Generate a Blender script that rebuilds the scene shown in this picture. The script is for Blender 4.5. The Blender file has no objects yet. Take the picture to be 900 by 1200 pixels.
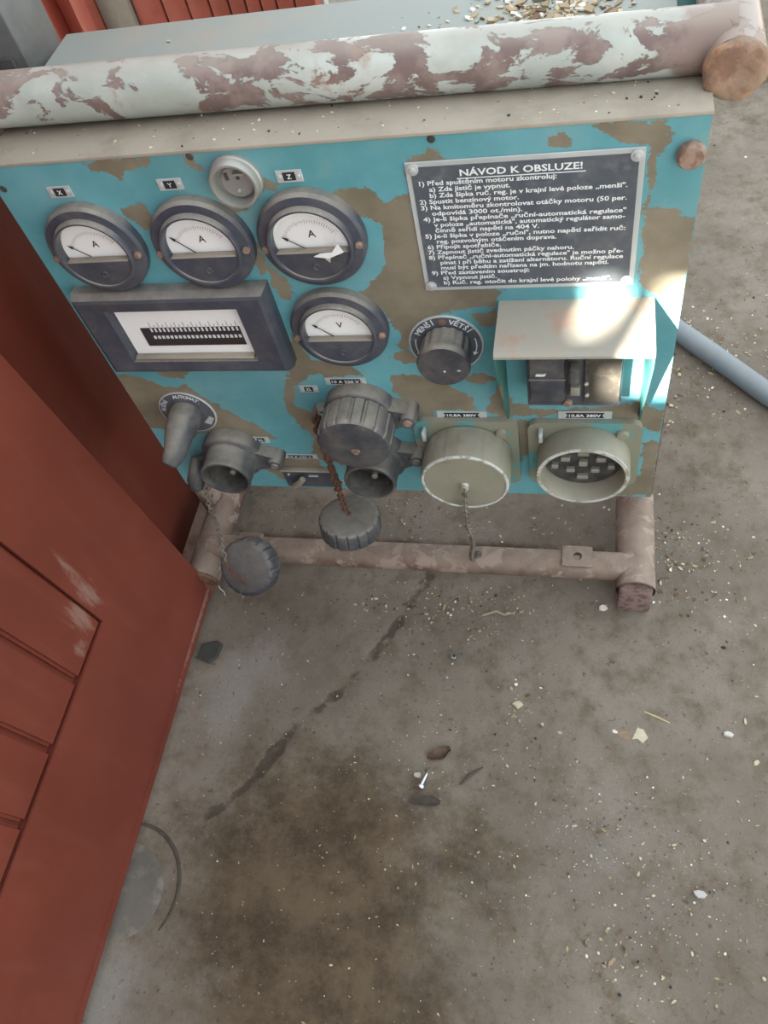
import bpy, bmesh, math, random
import numpy as np
from mathutils import Vector, Matrix, noise as mnoise

random.seed(7)
rng = np.random.default_rng(7)
scene = bpy.context.scene
COL = scene.collection

# ------------------------------------------------------------------ camera
cam_d = bpy.data.cameras.new('camera')
cam = bpy.data.objects.new('camera', cam_d); COL.objects.link(cam)
R = ((0.971863900700449, 0.03439424663633829, -0.23301844200326),
     (0.1563037155537793, -0.8342507942252474, 0.5287672085508206),
     (-0.17620927052624438, -0.5503114101423507, -0.8161541795811292))
cam.matrix_world = Matrix(((R[0][0], -R[0][1], -R[0][2], 0.0),
                           (R[1][0], -R[1][1], -R[1][2], -0.6),
                           (R[2][0], -R[2][1], -R[2][2], 1.1625),
                           (0, 0, 0, 1)))
cam_d.sensor_fit = 'VERTICAL'
cam_d.sensor_height = 24.0
cam_d.lens = 24.0 * 951.77 / 1200.0
cam_d.clip_start = 0.02
scene.camera = cam

# ------------------------------------------------------------------ light
world = bpy.data.worlds.new('sky'); scene.world = world
world.use_nodes = True
bg = world.node_tree.nodes['Background']
bg.inputs['Color'].default_value = (0.88, 0.95, 1.0, 1)
bg.inputs['Strength'].default_value = 1.0
SUN_DIR = Vector((0.4, 1.0, -0.64))
sun_d = bpy.data.lights.new('sun', 'SUN')
sun_d.energy = 52.0
sun_d.angle = math.radians(0.8)
sun_d.color = (1.0, 0.95, 0.84)
sun = bpy.data.objects.new('sun', sun_d); COL.objects.link(sun)
sun.rotation_euler = SUN_DIR.to_track_quat('-Z', 'Y').to_euler()
sun.location = (-2.0, -5.0, 4.0)

vs = scene.view_settings
vs.view_transform = 'Standard'
vs.look = 'None'
vs.exposure = 1.07
vs.gamma = 1.0
vs.use_curve_mapping = False


# ------------------------------------------------------------------ materials
def c(r, g, b):
    f = lambda v: (v / 255 / 12.92) if v / 255 <= 0.04045 else ((v / 255 + 0.055) / 1.055) ** 2.4
    return (f(r), f(g), f(b), 1.0)


class NT:
    def __init__(s, name):
        s.m = bpy.data.materials.new(name); s.m.use_nodes = True
        s.t = s.m.node_tree
        s.b = s.t.nodes['Principled BSDF']
        s.geo = s.t.nodes.new('ShaderNodeNewGeometry')

    def link(s, a, b): s.t.links.new(a, b)

    def node(s, kind, **kw):
        n = s.t.nodes.new(kind)
        for k, v in kw.items(): setattr(n, k, v)
        return n

    def noise(s, scale, detail=6, rough=0.6, dist=0.0, vec=None):
        n = s.node('ShaderNodeTexNoise')
        n.inputs['Scale'].default_value = scale; n.inputs['Detail'].default_value = detail
        n.inputs['Roughness'].default_value = rough; n.inputs['Distortion'].default_value = dist
        s.link(vec or s.geo.outputs['Position'], n.inputs['Vector'])
        return n.outputs['Fac']

    def ramp(s, x, lo, hi):
        n = s.node('ShaderNodeMapRange', interpolation_type='SMOOTHSTEP')
        s.link(x, n.inputs['Value'])
        n.inputs['From Min'].default_value = lo; n.inputs['From Max'].default_value = hi
        return n.outputs['Result']

    def math(s, op, a, b=None):
        n = s.node('ShaderNodeMath', operation=op)
        for i, v in enumerate((a, b)):
            if v is None: continue
            if isinstance(v, (int, float)): n.inputs[i].default_value = v
            else: s.link(v, n.inputs[i])
        return n.outputs[0]

    def mix(s, fac, a, b, mode='MIX'):
        n = s.node('ShaderNodeMix', data_type='RGBA', blend_type=mode)
        if isinstance(fac, (int, float)): n.inputs[0].default_value = fac
        else: s.link(fac, n.inputs[0])
        for i, v in ((6, a), (7, b)):
            if isinstance(v, tuple): n.inputs[i].default_value = v
            else: s.link(v, n.inputs[i])
        return n.outputs[2]

    def attr(s, name, out='Fac'):
        n = s.node('ShaderNodeAttribute'); n.attribute_name = name
        return n.outputs[out]

    def bump(s, h, strength, dist):
        n = s.node('ShaderNodeBump')
        n.inputs['Strength'].default_value = strength; n.inputs['Distance'].default_value = dist
        s.link(h, n.inputs['Height'])
        s.link(n.outputs['Normal'], s.b.inputs['Normal'])

    def upness(s, lo, hi):
        sep = s.node('ShaderNodeSeparateXYZ'); s.link(s.geo.outputs['Normal'], sep.inputs[0])
        return s.ramp(sep.outputs['Z'], lo, hi)

    def done(s, col, rough=0.7, metal=0.0, spec=0.4):
        if isinstance(col, tuple): s.b.inputs['Base Color'].default_value = col
        else: s.link(col, s.b.inputs['Base Color'])
        if isinstance(rough, (int, float)): s.b.inputs['Roughness'].default_value = rough
        else: s.link(rough, s.b.inputs['Roughness'])
        s.b.inputs['Metallic'].default_value = metal
        s.b.inputs['Specular IOR Level'].default_value = spec
        return s.m


DUST = c(164, 157, 144)


def surf(name, base, alt=None, alt_scale=20, alt_lo=0.45, alt_hi=0.6, dark=0.75, var=9,
         dust=0.0, dust_lo=0.35, dust_hi=0.95, all_dust=0.0, rough=0.6, metal=0.0, bump=0.15, bscale=160, spec=0.4,
         dcol=DUST, alt2=None, alt2_scale=14, alt2_lo=0.58, alt2_hi=0.66):
    n = NT(name)
    shade = tuple(v * dark for v in base[:3]) + (1,)
    col = n.mix(n.ramp(n.noise(var), 0.35, 0.65), shade, base)
    if alt: col = n.mix(n.ramp(n.noise(alt_scale, 8, 0.62), alt_lo, alt_hi), col, alt)
    if alt2: col = n.mix(n.ramp(n.noise(alt2_scale, 8, 0.62, 0.4), alt2_lo, alt2_hi), col, alt2)
    if dust or all_dust:
        grain = n.ramp(n.noise(60, 8, 0.7), 0.3, 0.7)
        f = n.math('MULTIPLY', n.upness(dust_lo, dust_hi), n.math('MULTIPLY_ADD', grain, 0.35))
        f.node.inputs[2].default_value = 0.65
        f2 = n.math('MULTIPLY', f, dust)
        if all_dust:
            f2 = n.math('MAXIMUM', f2, n.math('MULTIPLY', n.ramp(n.noise(35, 8, 0.7), 0.35, 0.75), all_dust))
        col = n.mix(f2, col, dcol)
    if bump: n.bump(n.noise(bscale, 6, 0.65), bump, 0.004)
    return n.done(col, rough, metal, spec)


M = {}
M['bakelite'] = surf('black_bakelite', c(66, 69, 76), dust=0.88, dust_lo=0.3, all_dust=0.24, rough=0.5, bump=0.12)
M['bakelite_bare'] = surf('bare_bakelite', c(60, 64, 74), dust=0.6, all_dust=0.25, rough=0.42, bump=0.08)
M['gauge_black'] = surf('gauge_black', c(66, 71, 84), dust=0.85, dust_lo=0.3, dust_hi=0.8, all_dust=0.14, rough=0.42, bump=0.08)
M['gauge_dusty'] = surf('gauge_dusty', c(92, 94, 98), dust=0.9, all_dust=0.6, rough=0.6)
M['dial_white'] = surf('dial_white', c(250, 252, 252), dark=0.96, rough=0.5, bump=0)
M['ink'] = NT('ink').done(c(40, 42, 48), 0.6)
M['ink_grey'] = NT('ink_grey').done(c(125, 130, 138), 0.6)
M['letter_white'] = NT('letter_white').done(c(226, 232, 234), 0.6)
M['letter_worn'] = surf('letter_worn', c(176, 184, 186), dark=0.7, var=180, bump=0)
M['plate_black'] = surf('plate_black', c(76, 84, 94), c(100, 107, 113), 60, 0.5, 0.75, 0.92, rough=0.45, bump=0.03, all_dust=0.12)
M['aluminium'] = surf('aluminium', c(196, 202, 202), dark=0.85, rough=0.4, metal=0.25, bump=0.05)
M['aluminium_dusty'] = surf('aluminium_dusty', c(160, 162, 158), dark=0.8, rough=0.4, metal=0.35, dust=0.3, all_dust=0.25, bump=0.08)
M['khaki_alloy'] = surf('khaki_alloy', c(138, 138, 122), c(120, 118, 102), 25, 0.45, 0.7, 0.9, dust=0.7, dust_lo=0.2, all_dust=0.15, rough=0.6, bump=0.1)
M['khaki_edge'] = surf('khaki_edge', c(196, 200, 198), c(150, 148, 130), 90, 0.5, 0.6, rough=0.45, bump=0)
M['insert_dark'] = surf('insert_dark', c(50, 52, 53), all_dust=0.25, rough=0.6, bump=0.1)
M['contact_metal'] = surf('contact_metal', c(150, 150, 142), dust=0.6, rough=0.5, metal=0.3, bump=0)
M['rust_screw'] = surf('rust_screw', c(132, 106, 92), c(150, 128, 114), 90, rough=0.8, bump=0.2)
M['rust'] = surf('rust_tube', c(130, 114, 101), c(106, 84, 72), 22, 0.42, 0.62, 0.85, dust=0.65, dust_lo=0.1, dust_hi=0.9, rough=0.85,
                 bump=0.35, bscale=120, alt2=c(158, 140, 128), alt2_scale=30, alt2_lo=0.52, alt2_hi=0.6, dcol=c(168, 152, 138))
M['rust_dark'] = surf('rust_dark', c(128, 96, 80), c(92, 66, 56), 40, rough=0.9, bump=0.3)
M['weld'] = surf('weld_rust', c(158, 132, 112), c(128, 100, 84), 60, 0.45, 0.6, alt2=c(170, 122, 84), alt2_scale=50, rough=.9, bump=.5, bscale=150, dust=.4)
M['chain_rust'] = surf('chain_rust', c(116, 82, 66), c(86, 62, 52), 60, rough=0.85, bump=0.1)
M['chain_steel'] = surf('chain_steel', c(132, 128, 118), c(104, 96, 86), 60, rough=0.6, metal=0.2, bump=0.1)
M['rubber_dark'] = surf('rubber_dark', c(66, 66, 66), rough=0.8)
M['wood_end'] = surf('wood_end', c(146, 124, 118), c(104, 84, 80), 90, rough=0.9, bump=0.3)
M['twine_white'] = surf('twine_white', c(206, 200, 186), bump=0)
M['yellow_chip'] = surf('yellow_chip', c(214, 200, 140), bump=0)


def pipe_paint():
    n = NT('flaked_pipe_paint')
    white = n.mix(n.ramp(n.noise(12), 0.35, 0.65), c(164, 172, 164), c(190, 196, 190))
    mpx = n.node('ShaderNodeMapping'); n.link(n.geo.outputs['Position'], mpx.inputs[0])
    mpx.inputs['Scale'].default_value = (0.6, 1, 1)
    big = n.noise(30, 9, 0.62, 0.5, mpx.outputs[0])
    flake = n.ramp(big, 0.49, 0.515)
    rust = n.mix(n.ramp(n.noise(45, 6), 0.4, 0.6), c(118, 100, 96), c(142, 126, 120))
    col = n.mix(flake, white, rust)
    col = n.mix(n.math('MULTIPLY', n.ramp(n.noise(20, 8, 0.7, 0.3), 0.57, 0.7), 0.6), col, c(150, 112, 84))
    # bare rusty end near the weld
    sep = n.node('ShaderNodeSeparateXYZ'); n.link(n.geo.outputs['Position'], sep.inputs[0])
    ex = n.math('ADD', sep.outputs['X'], n.math('MULTIPLY', n.math('SUBTRACT', n.noise(25), 0.5), 0.08))
    col = n.mix(n.ramp(ex, 0.052, 0.066), col, c(138, 120, 111))
    f = n.math('MULTIPLY', n.upness(0.6, 1.0), 0.45)
    col = n.mix(f, col, c(170, 160, 148))
    n.bump(n.math('MULTIPLY', flake, -1.0), 0.5, 0.002)
    return n.done(col, n.math('MULTIPLY_ADD', flake, 0.3), 0, 0.45)


M['pipe_paint'] = pipe_paint()
for nd in M['pipe_paint'].node_tree.nodes:
    if nd.type == 'MATH' and nd.operation == 'MULTIPLY_ADD': nd.inputs[2].default_value = 0.28

M['cover_dusty'] = surf('cover_dusty', c(152, 162, 158), c(160, 157, 147), 9, 0.42, 0.66, 0.93, dust=0.25, rough=0.75, bump=0.1)
M['lip_dusty'] = surf('lip_dusty', c(164, 156, 142), c(144, 136, 122), 14, 0.45, 0.7, 0.93, rough=0.85, bump=0.25, bscale=220)
M['hood_metal'] = surf('hood_metal', c(150, 156, 146), c(168, 132, 112), 26, 0.5, 0.66, 0.9, dust=0.8, dust_lo=0.4, dust_hi=0.8,
                       rough=0.62, bump=0.12, dcol=c(166, 152, 139))
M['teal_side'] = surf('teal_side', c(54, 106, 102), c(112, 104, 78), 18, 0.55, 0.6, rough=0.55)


def panel_paint():
    n = NT('chipped_teal_paint')
    chip = n.attr('chip')
    edge = n.math('MULTIPLY', n.math('SUBTRACT', n.noise(60, 9, 0.72, 0.3), 0.5), 1.35)
    m = n.ramp(n.math('ADD', chip, edge), 0.47, 0.53)
    teal = n.mix(n.ramp(n.noise(7, 6), 0.35, 0.65), c(82, 144, 152), c(102, 164, 176))
    teal = n.mix(n.ramp(n.noise(28, 8, 0.7), 0.52, 0.75), teal, c(110, 152, 148))
    olive = n.mix(n.ramp(n.noise(22, 8), 0.35, 0.65), c(114, 107, 90), c(130, 123, 106))
    col = n.mix(m, teal, olive)
    speck = n.ramp(n.noise(260, 3, 0.5), 0.71, 0.75)
    col = n.mix(n.math('MULTIPLY', speck, 0.7), col, c(190, 186, 172))
    col = n.mix(n.math('MULTIPLY', n.ramp(n.noise(5, 6), 0.45, 0.75), 0.22), col, DUST)
    n.bump(n.math('MULTIPLY', m, -1.0), 0.35, 0.0012)
    return n.done(col, 0.42, 0, 0.45)


M['panel'] = panel_paint()


def red_paint():
    n = NT('brick_red_door_paint')
    col = n.mix(n.ramp(n.noise(4, 6), 0.3, 0.7), c(104, 48, 36), c(120, 58, 45))
    mp = n.node('ShaderNodeMapping'); n.link(n.geo.outputs['Position'], mp.inputs[0])
    mp.inputs['Scale'].default_value = (1, 1, 0.12)
    col = n.mix(n.math('MULTIPLY', n.ramp(n.noise(40, 6, 0.6, 0, mp.outputs[0]), 0.5, 0.75), 0.3), col, c(128, 72, 60))
    mp2 = n.node('ShaderNodeMapping'); n.link(n.geo.outputs['Position'], mp2.inputs[0])
    mp2.inputs['Scale'].default_value = (1, 1.6, 0.3)
    sc = n.ramp(n.noise(30, 10, 0.75, 0.2, mp2.outputs[0]), 0.685, 0.72)
    col = n.mix(n.math('MULTIPLY', sc, 0.7), col, c(176, 152, 138))
    wear = n.attr('wear')
    wr = n.ramp(n.math('ADD', wear, n.math('MULTIPLY', n.math('SUBTRACT', n.noise(60, 8, 0.7, 0.2, mp2.outputs[0]), 0.5), 1.6)), 0.45, 0.95)
    col = n.mix(n.math('MULTIPLY', wr, 0.5), col, c(160, 138, 126))
    n.bump(n.noise(90, 6, 0.7, 0, mp.outputs[0]), 0.12, 0.003)
    return n.done(col, 0.5, 0, 0.4)


M['red'] = red_paint()
M['red_plank'] = surf('red_plank_paint', c(166, 86, 70), c(150, 76, 60), 9, dark=0.9, rough=0.6, bump=0.15)
M['grey_post'] = surf('grey_post', c(162, 152, 138), c(110, 100, 88), 9, rough=0.85, bump=0.3)
M['grey_box'] = surf('grey_box', c(118, 120, 118), c(92, 90, 86), 10, 0.5, 0.7, dust=0.5, rough=0.5)
M['grey_box_dark'] = surf('grey_box_dark', c(92, 90, 90), c(74, 64, 60), 22, rough=0.7)
M['hose'] = surf('hose_blue_grey', c(120, 134, 144), c(136, 140, 140), 20, 0.5, 0.75, 0.9, dust=0.35, rough=0.5, bump=0.08)
M['boards'] = surf('pale_boards', c(206, 206, 204), c(176, 174, 170), 8, rough=0.85)  # kept pale so the added sun blocker bounces skylight onto the panel


def glass():
    m = bpy.data.materials.new('dusty_glass'); m.use_nodes = True
    t = m.node_tree; t.nodes.clear()
    out = t.nodes.new('ShaderNodeOutputMaterial'); mx = t.nodes.new('ShaderNodeMixShader')
    tr = t.nodes.new('ShaderNodeBsdfTransparent'); gl = t.nodes.new('ShaderNodeBsdfGlossy')
    gl.inputs['Roughness'].default_value = 0.15
    tr.inputs['Color'].default_value = (0.995, 0.998, 1.0, 1)
    mx.inputs[0].default_value = 0.05
    t.links.new(tr.outputs[0], mx.inputs[1]); t.links.new(gl.outputs[0], mx.inputs[2])
    t.links.new(mx.outputs[0], out.inputs[0])
    return m


M['glass'] = glass()


def floor_mat():
    n = NT('dirty_concrete')
    base = n.mix(n.ramp(n.noise(3.5, 8), 0.35, 0.65), c(120, 112, 101), c(142, 133, 121))
    base = n.mix(n.ramp(n.noise(22, 10, 0.7), 0.42, 0.72), base, c(108, 97, 82))
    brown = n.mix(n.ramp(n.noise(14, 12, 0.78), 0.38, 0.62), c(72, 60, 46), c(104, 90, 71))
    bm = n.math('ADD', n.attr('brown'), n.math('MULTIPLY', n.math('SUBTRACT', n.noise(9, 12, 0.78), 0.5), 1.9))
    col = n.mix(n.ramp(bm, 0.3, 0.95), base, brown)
    pm = n.math('ADD', n.attr('pale'), n.math('MULTIPLY', n.math('SUBTRACT', n.noise(16, 10, 0.7), 0.5), 1.1))
    col = n.mix(n.math('MULTIPLY', n.ramp(pm, 0.35, 0.9), 0.6), col, c(148, 145, 139))
    cm = n.math('ADD', n.attr('crack'), n.math('MULTIPLY', n.math('SUBTRACT', n.noise(40, 10, 0.75), 0.5), 1.6))
    col = n.mix(n.math('MULTIPLY', n.ramp(cm, 0.42, 0.8), 0.75), col, c(62, 54, 46))
    spots = n.ramp(n.noise(130, 5, 0.6), 0.62, 0.70)
    col = n.mix(n.math('MULTIPLY', spots, 0.6), col, c(66, 60, 54))
    spots2 = n.ramp(n.noise(62, 6, 0.62, 0.2), 0.635, 0.685)
    col = n.mix(n.math('MULTIPLY', spots2, 0.65), col, c(70, 63, 56))
    ls = n.ramp(n.noise(210, 2, 0.5), 0.72, 0.76)
    col = n.mix(n.math('MULTIPLY', ls, 0.75), col, c(196, 190, 176))
    fine = n.ramp(n.noise(420, 4, 0.7), 0.35, 0.65)
    col = n.mix(n.math('MULTIPLY', fine, 0.22), col, c(96, 86, 74))
    n.bump(n.noise(80, 12, 0.78), 0.5, 0.006)
    return n.done(col, 0.85, 0, 0.25)


M['floor'] = floor_mat()


def chips_mat():
    n = NT('litter')
    return n.done(n.attr('tint', 'Color'), 0.8, 0, 0.3)


M['chips'] = chips_mat()


# ------------------------------------------------------------------ mesh tools
class MB:
    """collects shapes for one mesh"""
    def __init__(s):
        s.v = []; s.f = []; s.mi = []; s.cur = 0

    def mat(s, i): s.cur = i; return s

    def add(s, verts, faces):
        k = len(s.v); s.v += [tuple(v) for v in verts]
        for f in faces: s.f.append([i + k for i in f]); s.mi.append(s.cur)
        return s

    def bm(s, b, mtx=None):
        if mtx: bmesh.ops.transform(b, matrix=mtx, verts=b.verts)
        b.verts.index_update()
        s.add([v.co[:] for v in b.verts], [[v.index for v in f.verts] for f in b.faces]); b.free()
        return s

    def box(s, lo, hi, bevel=0.0, seg=2, mtx=None):
        b = bmesh.new(); bmesh.ops.create_cube(b, size=1)
        for v in b.verts:
            for i in range(3): v.co[i] = lo[i] + (v.co[i] + 0.5) * (hi[i] - lo[i])
        if bevel: bmesh.ops.bevel(b, geom=b.edges[:], offset=bevel, segments=seg, affect='EDGES', profile=0.5)
        return s.bm(b, mtx)

    def lathe(s, prof, org=(0, 0, 0), axis=(0, -1, 0), seg=40, rf=None, ref=None):
        """prof: (radius, distance along axis); rf(theta, i) scales the radius"""
        w = Vector(axis).normalized()
        u = Vector(ref) if ref else (Vector((1, 0, 0)) if abs(w.x) < 0.9 else Vector((0, 1, 0)))
        u = (u - w * u.dot(w)).normalized(); q = w.cross(u)
        o = Vector(org); vs_, fs = [], []; rings = []
        for i, (r, d) in enumerate(prof):
            if r <= 1e-7:
                rings.append([len(vs_)]); vs_.append(o + w * d)
            else:
                ring = []
                for k in range(seg):
                    a = 2 * math.pi * k / seg; rr = r * (rf(a, i) if rf else 1)
                    ring.append(len(vs_)); vs_.append(o + w * d + u * (rr * math.cos(a)) + q * (rr * math.sin(a)))
                rings.append(ring)
        for A, B in zip(rings, rings[1:]):
            for k in range(seg):
                k2 = (k + 1) % seg
                if len(A) == 1 and len(B) == 1: continue
                if len(A) == 1: fs.append([A[0], B[k], B[k2]])
                elif len(B) == 1: fs.append([A[k], B[0], A[k2]])
                else: fs.append([A[k], B[k], B[k2], A[k2]])
        return s.add(vs_, fs)

    def tube(s, pts, r, seg=16, caps=True, rounded=False):
        pts = [Vector(p) for p in pts]; n = len(pts)
        rs = r if isinstance(r, (list, tuple)) else [r] * n
        vs_, fs = [], []; up = None
        for i, p in enumerate(pts):
            t = (pts[min(i + 1, n - 1)] - pts[max(i - 1, 0)]).normalized()
            if up is None:
                up = Vector((0, 0, 1)) if abs(t.z) < 0.9 else Vector((1, 0, 0))
            a = (up - t * up.dot(t)).normalized(); b = t.cross(a); up = a
            for k in range(seg):
                th = 2 * math.pi * k / seg
                vs_.append(p + (a * math.cos(th) + b * math.sin(th)) * rs[i])
        for i in range(n - 1):
            for k in range(seg):
                k2 = (k + 1) % seg
                fs.append([i * seg + k, i * seg + k2, (i + 1) * seg + k2, (i + 1) * seg + k])
        if caps:
            fs.append(list(range(seg))[::-1]); fs.append([(n - 1) * seg + k for k in range(seg)])
        return s.add(vs_, fs)

    def prism(s, poly, y0, y1):
        """polygon in x,z extruded from y0 (front) to y1"""
        n = len(poly)
        vs_ = [(x, y0, z) for x, z in poly] + [(x, y1, z) for x, z in poly]
        fs = [list(range(n)), list(range(2 * n - 1, n - 1, -1))]
        fs += [[i, (i + 1) % n, n + (i + 1) % n, n + i][::-1] for i in range(n)]
        return s.add(vs_, fs)

    def build(s, name, mats, parent=None, smooth=True, angle=35, kind=None):
        me = bpy.data.meshes.new(name); me.from_pydata(s.v, [], s.f)
        if not isinstance(mats, (list, tuple)): mats = [mats]
        for m in mats: me.materials.append(m)
        if len(mats) > 1: me.polygons.foreach_set('material_index', s.mi)
        b = bmesh.new(); b.from_mesh(me); bmesh.ops.recalc_face_normals(b, faces=b.faces); b.to_mesh(me); b.free()
        if smooth:
            me.polygons.foreach_set('use_smooth', [True] * len(me.polygons))
            me.set_sharp_from_angle(angle=math.radians(angle))
        me.update()
        return link(name, me, parent, kind)


def link(name, me, parent=None, kind=None):
    o = bpy.data.objects.new(name, me); COL.objects.link(o)
    if parent is not None:
        o.parent = parent
        if parent.type == 'EMPTY': o.location = -Vector(parent.location)
    if kind: o['kind'] = kind
    return o


def tag(o, label=None, cat=None, group=None, kind=None):
    if label: o['label'] = label
    if cat: o['category'] = cat
    if group: o['group'] = group
    if kind: o['kind'] = kind
    return o


def empty(name, loc, label, cat):
    o = bpy.data.objects.new(name, None); COL.objects.link(o); o.location = loc
    o.empty_display_size = 0.1
    return tag(o, label, cat)


TEXTS = []   # queued lettering: (name, material, parent, [(string, x, z, height, width, angle)], y)


def lettering(name, mat, parent, items, y, bold=0.0):
    TEXTS.append((name, mat, parent, items, y, bold))


def flush_text():
    made = []
    for name, mat, parent, items, y, bold in TEXTS:
        objs = []
        for (st, x, z, h, wd, ang) in items:
            cu = bpy.data.curves.new('txt', 'FONT'); cu.body = st; cu.size = 1.0; cu.resolution_u = 2
            cu.offset = bold
            o = bpy.data.objects.new('txt', cu); COL.objects.link(o); objs.append(o)
        made.append(objs)
    bpy.context.view_layer.update()
    dg = bpy.context.evaluated_depsgraph_get()
    for (name, mat, parent, items, y, bold), objs in zip(TEXTS, made):
        mb = MB()
        for (st, x, z, h, wd, ang), o in zip(items, objs):
            me = bpy.data.meshes.new_from_object(o.evaluated_get(dg))
            vv = [v.co.copy() for v in me.vertices]
            if vv:
                x0 = min(v.x for v in vv); x1 = max(v.x for v in vv)
                s = h / 0.7
                sx = (wd / (x1 - x0)) if wd else s
                ca, sa = math.cos(ang), math.sin(ang)
                cx = 0 if not ang and wd else 0
                out = []
                for v in vv:
                    px, pz = (v.x - x0) * sx, v.y * s
                    if ang != 0 or wd is None:      # centred on its base point
                        px = (v.x - (x0 + x1) / 2) * sx
                    out.append((x + px * ca - pz * sa, y, z + px * sa + pz * ca))
                mb.add(out, [list(p.vertices) for p in me.polygons])
            bpy.data.meshes.remove(me)
            cu = o.data; bpy.data.objects.remove(o); bpy.data.curves.remove(cu)
        mb.build(name, mat, parent, smooth=False)
    TEXTS.clear()


def arc_word(word, cx, cz, r, a_mid, step, h):
    """letters standing along a circle, reading clockwise, tops outwards (angles in degrees from +x, counter-clockwise)"""
    n = len(word); out = []
    for i, ch in enumerate(word):
        a = math.radians(a_mid - (i - (n - 1) / 2) * step)
        out.append((ch, cx + r * math.cos(a), cz + r * math.sin(a), h, None, a - math.pi / 2 if abs(a - math.pi / 2) > 1e-6 else 1e-6))
    return out


# ------------------------------------------------------------------ setting: floor
def interp_line(pts, X, Y):
    best = np.full(X.shape, 9.0)
    for (x0, y0), (x1, y1) in zip(pts, pts[1:]):
        dx, dy = x1 - x0, y1 - y0
        t = np.clip(((X - x0) * dx + (Y - y0) * dy) / (dx * dx + dy * dy), 0, 1)
        best = np.minimum(best, np.hypot(X - x0 - t * dx, Y - y0 - t * dy))
    return best


def make_floor():
    xs = np.concatenate([np.linspace(-3.2, -1.05, 30), np.arange(-1.0, 0.9, 0.01), np.linspace(0.95, 4.0, 40)])
    ys = np.concatenate([np.linspace(-2.6, -1.05, 25), np.arange(-1.0, 1.4, 0.01), np.linspace(1.45, 4.5, 45)])
    X, Y = np.meshgrid(xs, ys)
    Z = np.zeros_like(X)
    for k in range(24):
        fx, fy = rng.normal(0, 9, 2); Z += 0.0006 * np.sin(fx * X + fy * Y + rng.uniform(0, 6.28))
    crack = interp_line([(-0.235, 0.03), (-0.2508, 0.006), (-0.275, -0.06), (-0.2873, -0.0806), (-0.34, -0.165), (-0.3462, -0.1786),
                         (-0.4023, -0.2382), (-0.4605, -0.3344), (-0.5125, -0.3892)], X, Y)
    wob = 0.003 * np.sin(61 * X + 23 * Y) + 0.003 * np.sin(37 * Y - 90 * X + 1.3) + 0.003 * np.sin(170 * Y + 40 * X)
    crack = np.abs(crack + wob)
    Z -= 0.003 * np.exp(-(crack / 0.008) ** 2)
    fade = 0.78 + 0.22 * np.sin(14 * Y + 9 * X) * np.sin(31 * Y + 2)
    cr = np.exp(-(crack / 0.008) ** 2) * 1.0 * fade + 0.12 * np.exp(-(crack / 0.04) ** 2)
    c2 = interp_line([(-0.19, -0.13), (-0.187, -0.19), (-0.2, -0.25)], X, Y)
    cr = np.maximum(cr, 0.5 * np.exp(-(c2 / 0.006) ** 2))
    def blob(cx, cy, rx, ry): return np.exp(-(((X - cx) / rx) ** 2 + ((Y - cy) / ry) ** 2))
    brown = 1.0 * blob(-0.38, -0.48, 0.2, 0.2) + 0.6 * blob(-0.2, -0.62, 0.18, 0.12) + 0.35 * blob(-0.3, -0.35, 0.2, 0.12) \
        + 0.4 * blob(-0.1, -0.4, 0.1, 0.1) + 0.35 * blob(0.25, 0.75, 0.3, 0.4) + 0.6 * blob(0.4, 1.5, 0.5, 0.4) + 0.4 * blob(0.2, 0.3, 0.07, 0.2) + 0.95 * np.exp(-((Y - 0.085) / 0.02) ** 2) * ((X > -0.57) & (X < 0.05))  # last term paints the base tube's shadow, along with rust stains, as a band
    pale = 0.9 * blob(-0.53, -0.2, 0.05, 0.1) + 0.55 * blob(-0.45, -0.12, 0.08, 0.1) + 0.9 * blob(-0.58, -0.62, 0.05, 0.08) \
        + 0.45 * blob(0.03, -0.3, 0.12, 0.12) + 0.4 * blob(0.1, -0.42, 0.15, 0.1) + 0.5 * blob(-0.25, 0.12, 0.3, 0.05)
    ny, nx = X.shape
    v = np.stack([X, Y, Z], -1).reshape(-1, 3)
    idx = np.arange(nx * ny).reshape(ny, nx)
    f = np.stack([idx[:-1, :-1], idx[:-1, 1:], idx[1:, 1:], idx[1:, :-1]], -1).reshape(-1, 4)
    me = bpy.data.meshes.new('floor'); me.from_pydata(v.tolist(), [], f.tolist())
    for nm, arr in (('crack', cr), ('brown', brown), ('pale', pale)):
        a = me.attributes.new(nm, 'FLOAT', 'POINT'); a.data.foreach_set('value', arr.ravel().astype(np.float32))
    me.polygons.foreach_set('use_smooth', [True] * len(me.polygons))
    me.materials.append(M['floor'])
    link('floor', me, kind='structure')


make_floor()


# round cover set into the concrete by the door
def drain():
    b = MB(); cx, cy = -0.61, -0.498
    b.lathe([(0, 0.0022), (0.061, 0.0022), (0.064, 0.0005), (0.064, -0.004)], (cx, cy, 0), (0, 0, 1), 48)
    o = b.build('drain_cover', surf('cover_concrete', c(106, 100, 92), c(122, 116, 107), 20, rough=0.85, bump=0.35))
    tag(o, 'round pale grey cover set in the floor beside the red door', 'cover')
    b = MB()
    pts = [(cx + 0.086 * math.cos(a), cy + 0.005 + 0.086 * math.sin(a), -0.0012) for a in np.radians(np.linspace(100, -32, 40))]
    b.tube(pts, [0.0012 + 0.0022 * math.sin(math.pi * (i + .5) / 40) ** .5 for i in range(40)], 8)
    b.build('rim', surf('rim_dirt', c(84, 76, 66), c(70, 62, 54), 40, rough=.9), o)


drain()


# ------------------------------------------------------------------ setting: red door leaf (open, standing at right angles to the panel)
XD = -0.600


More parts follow.
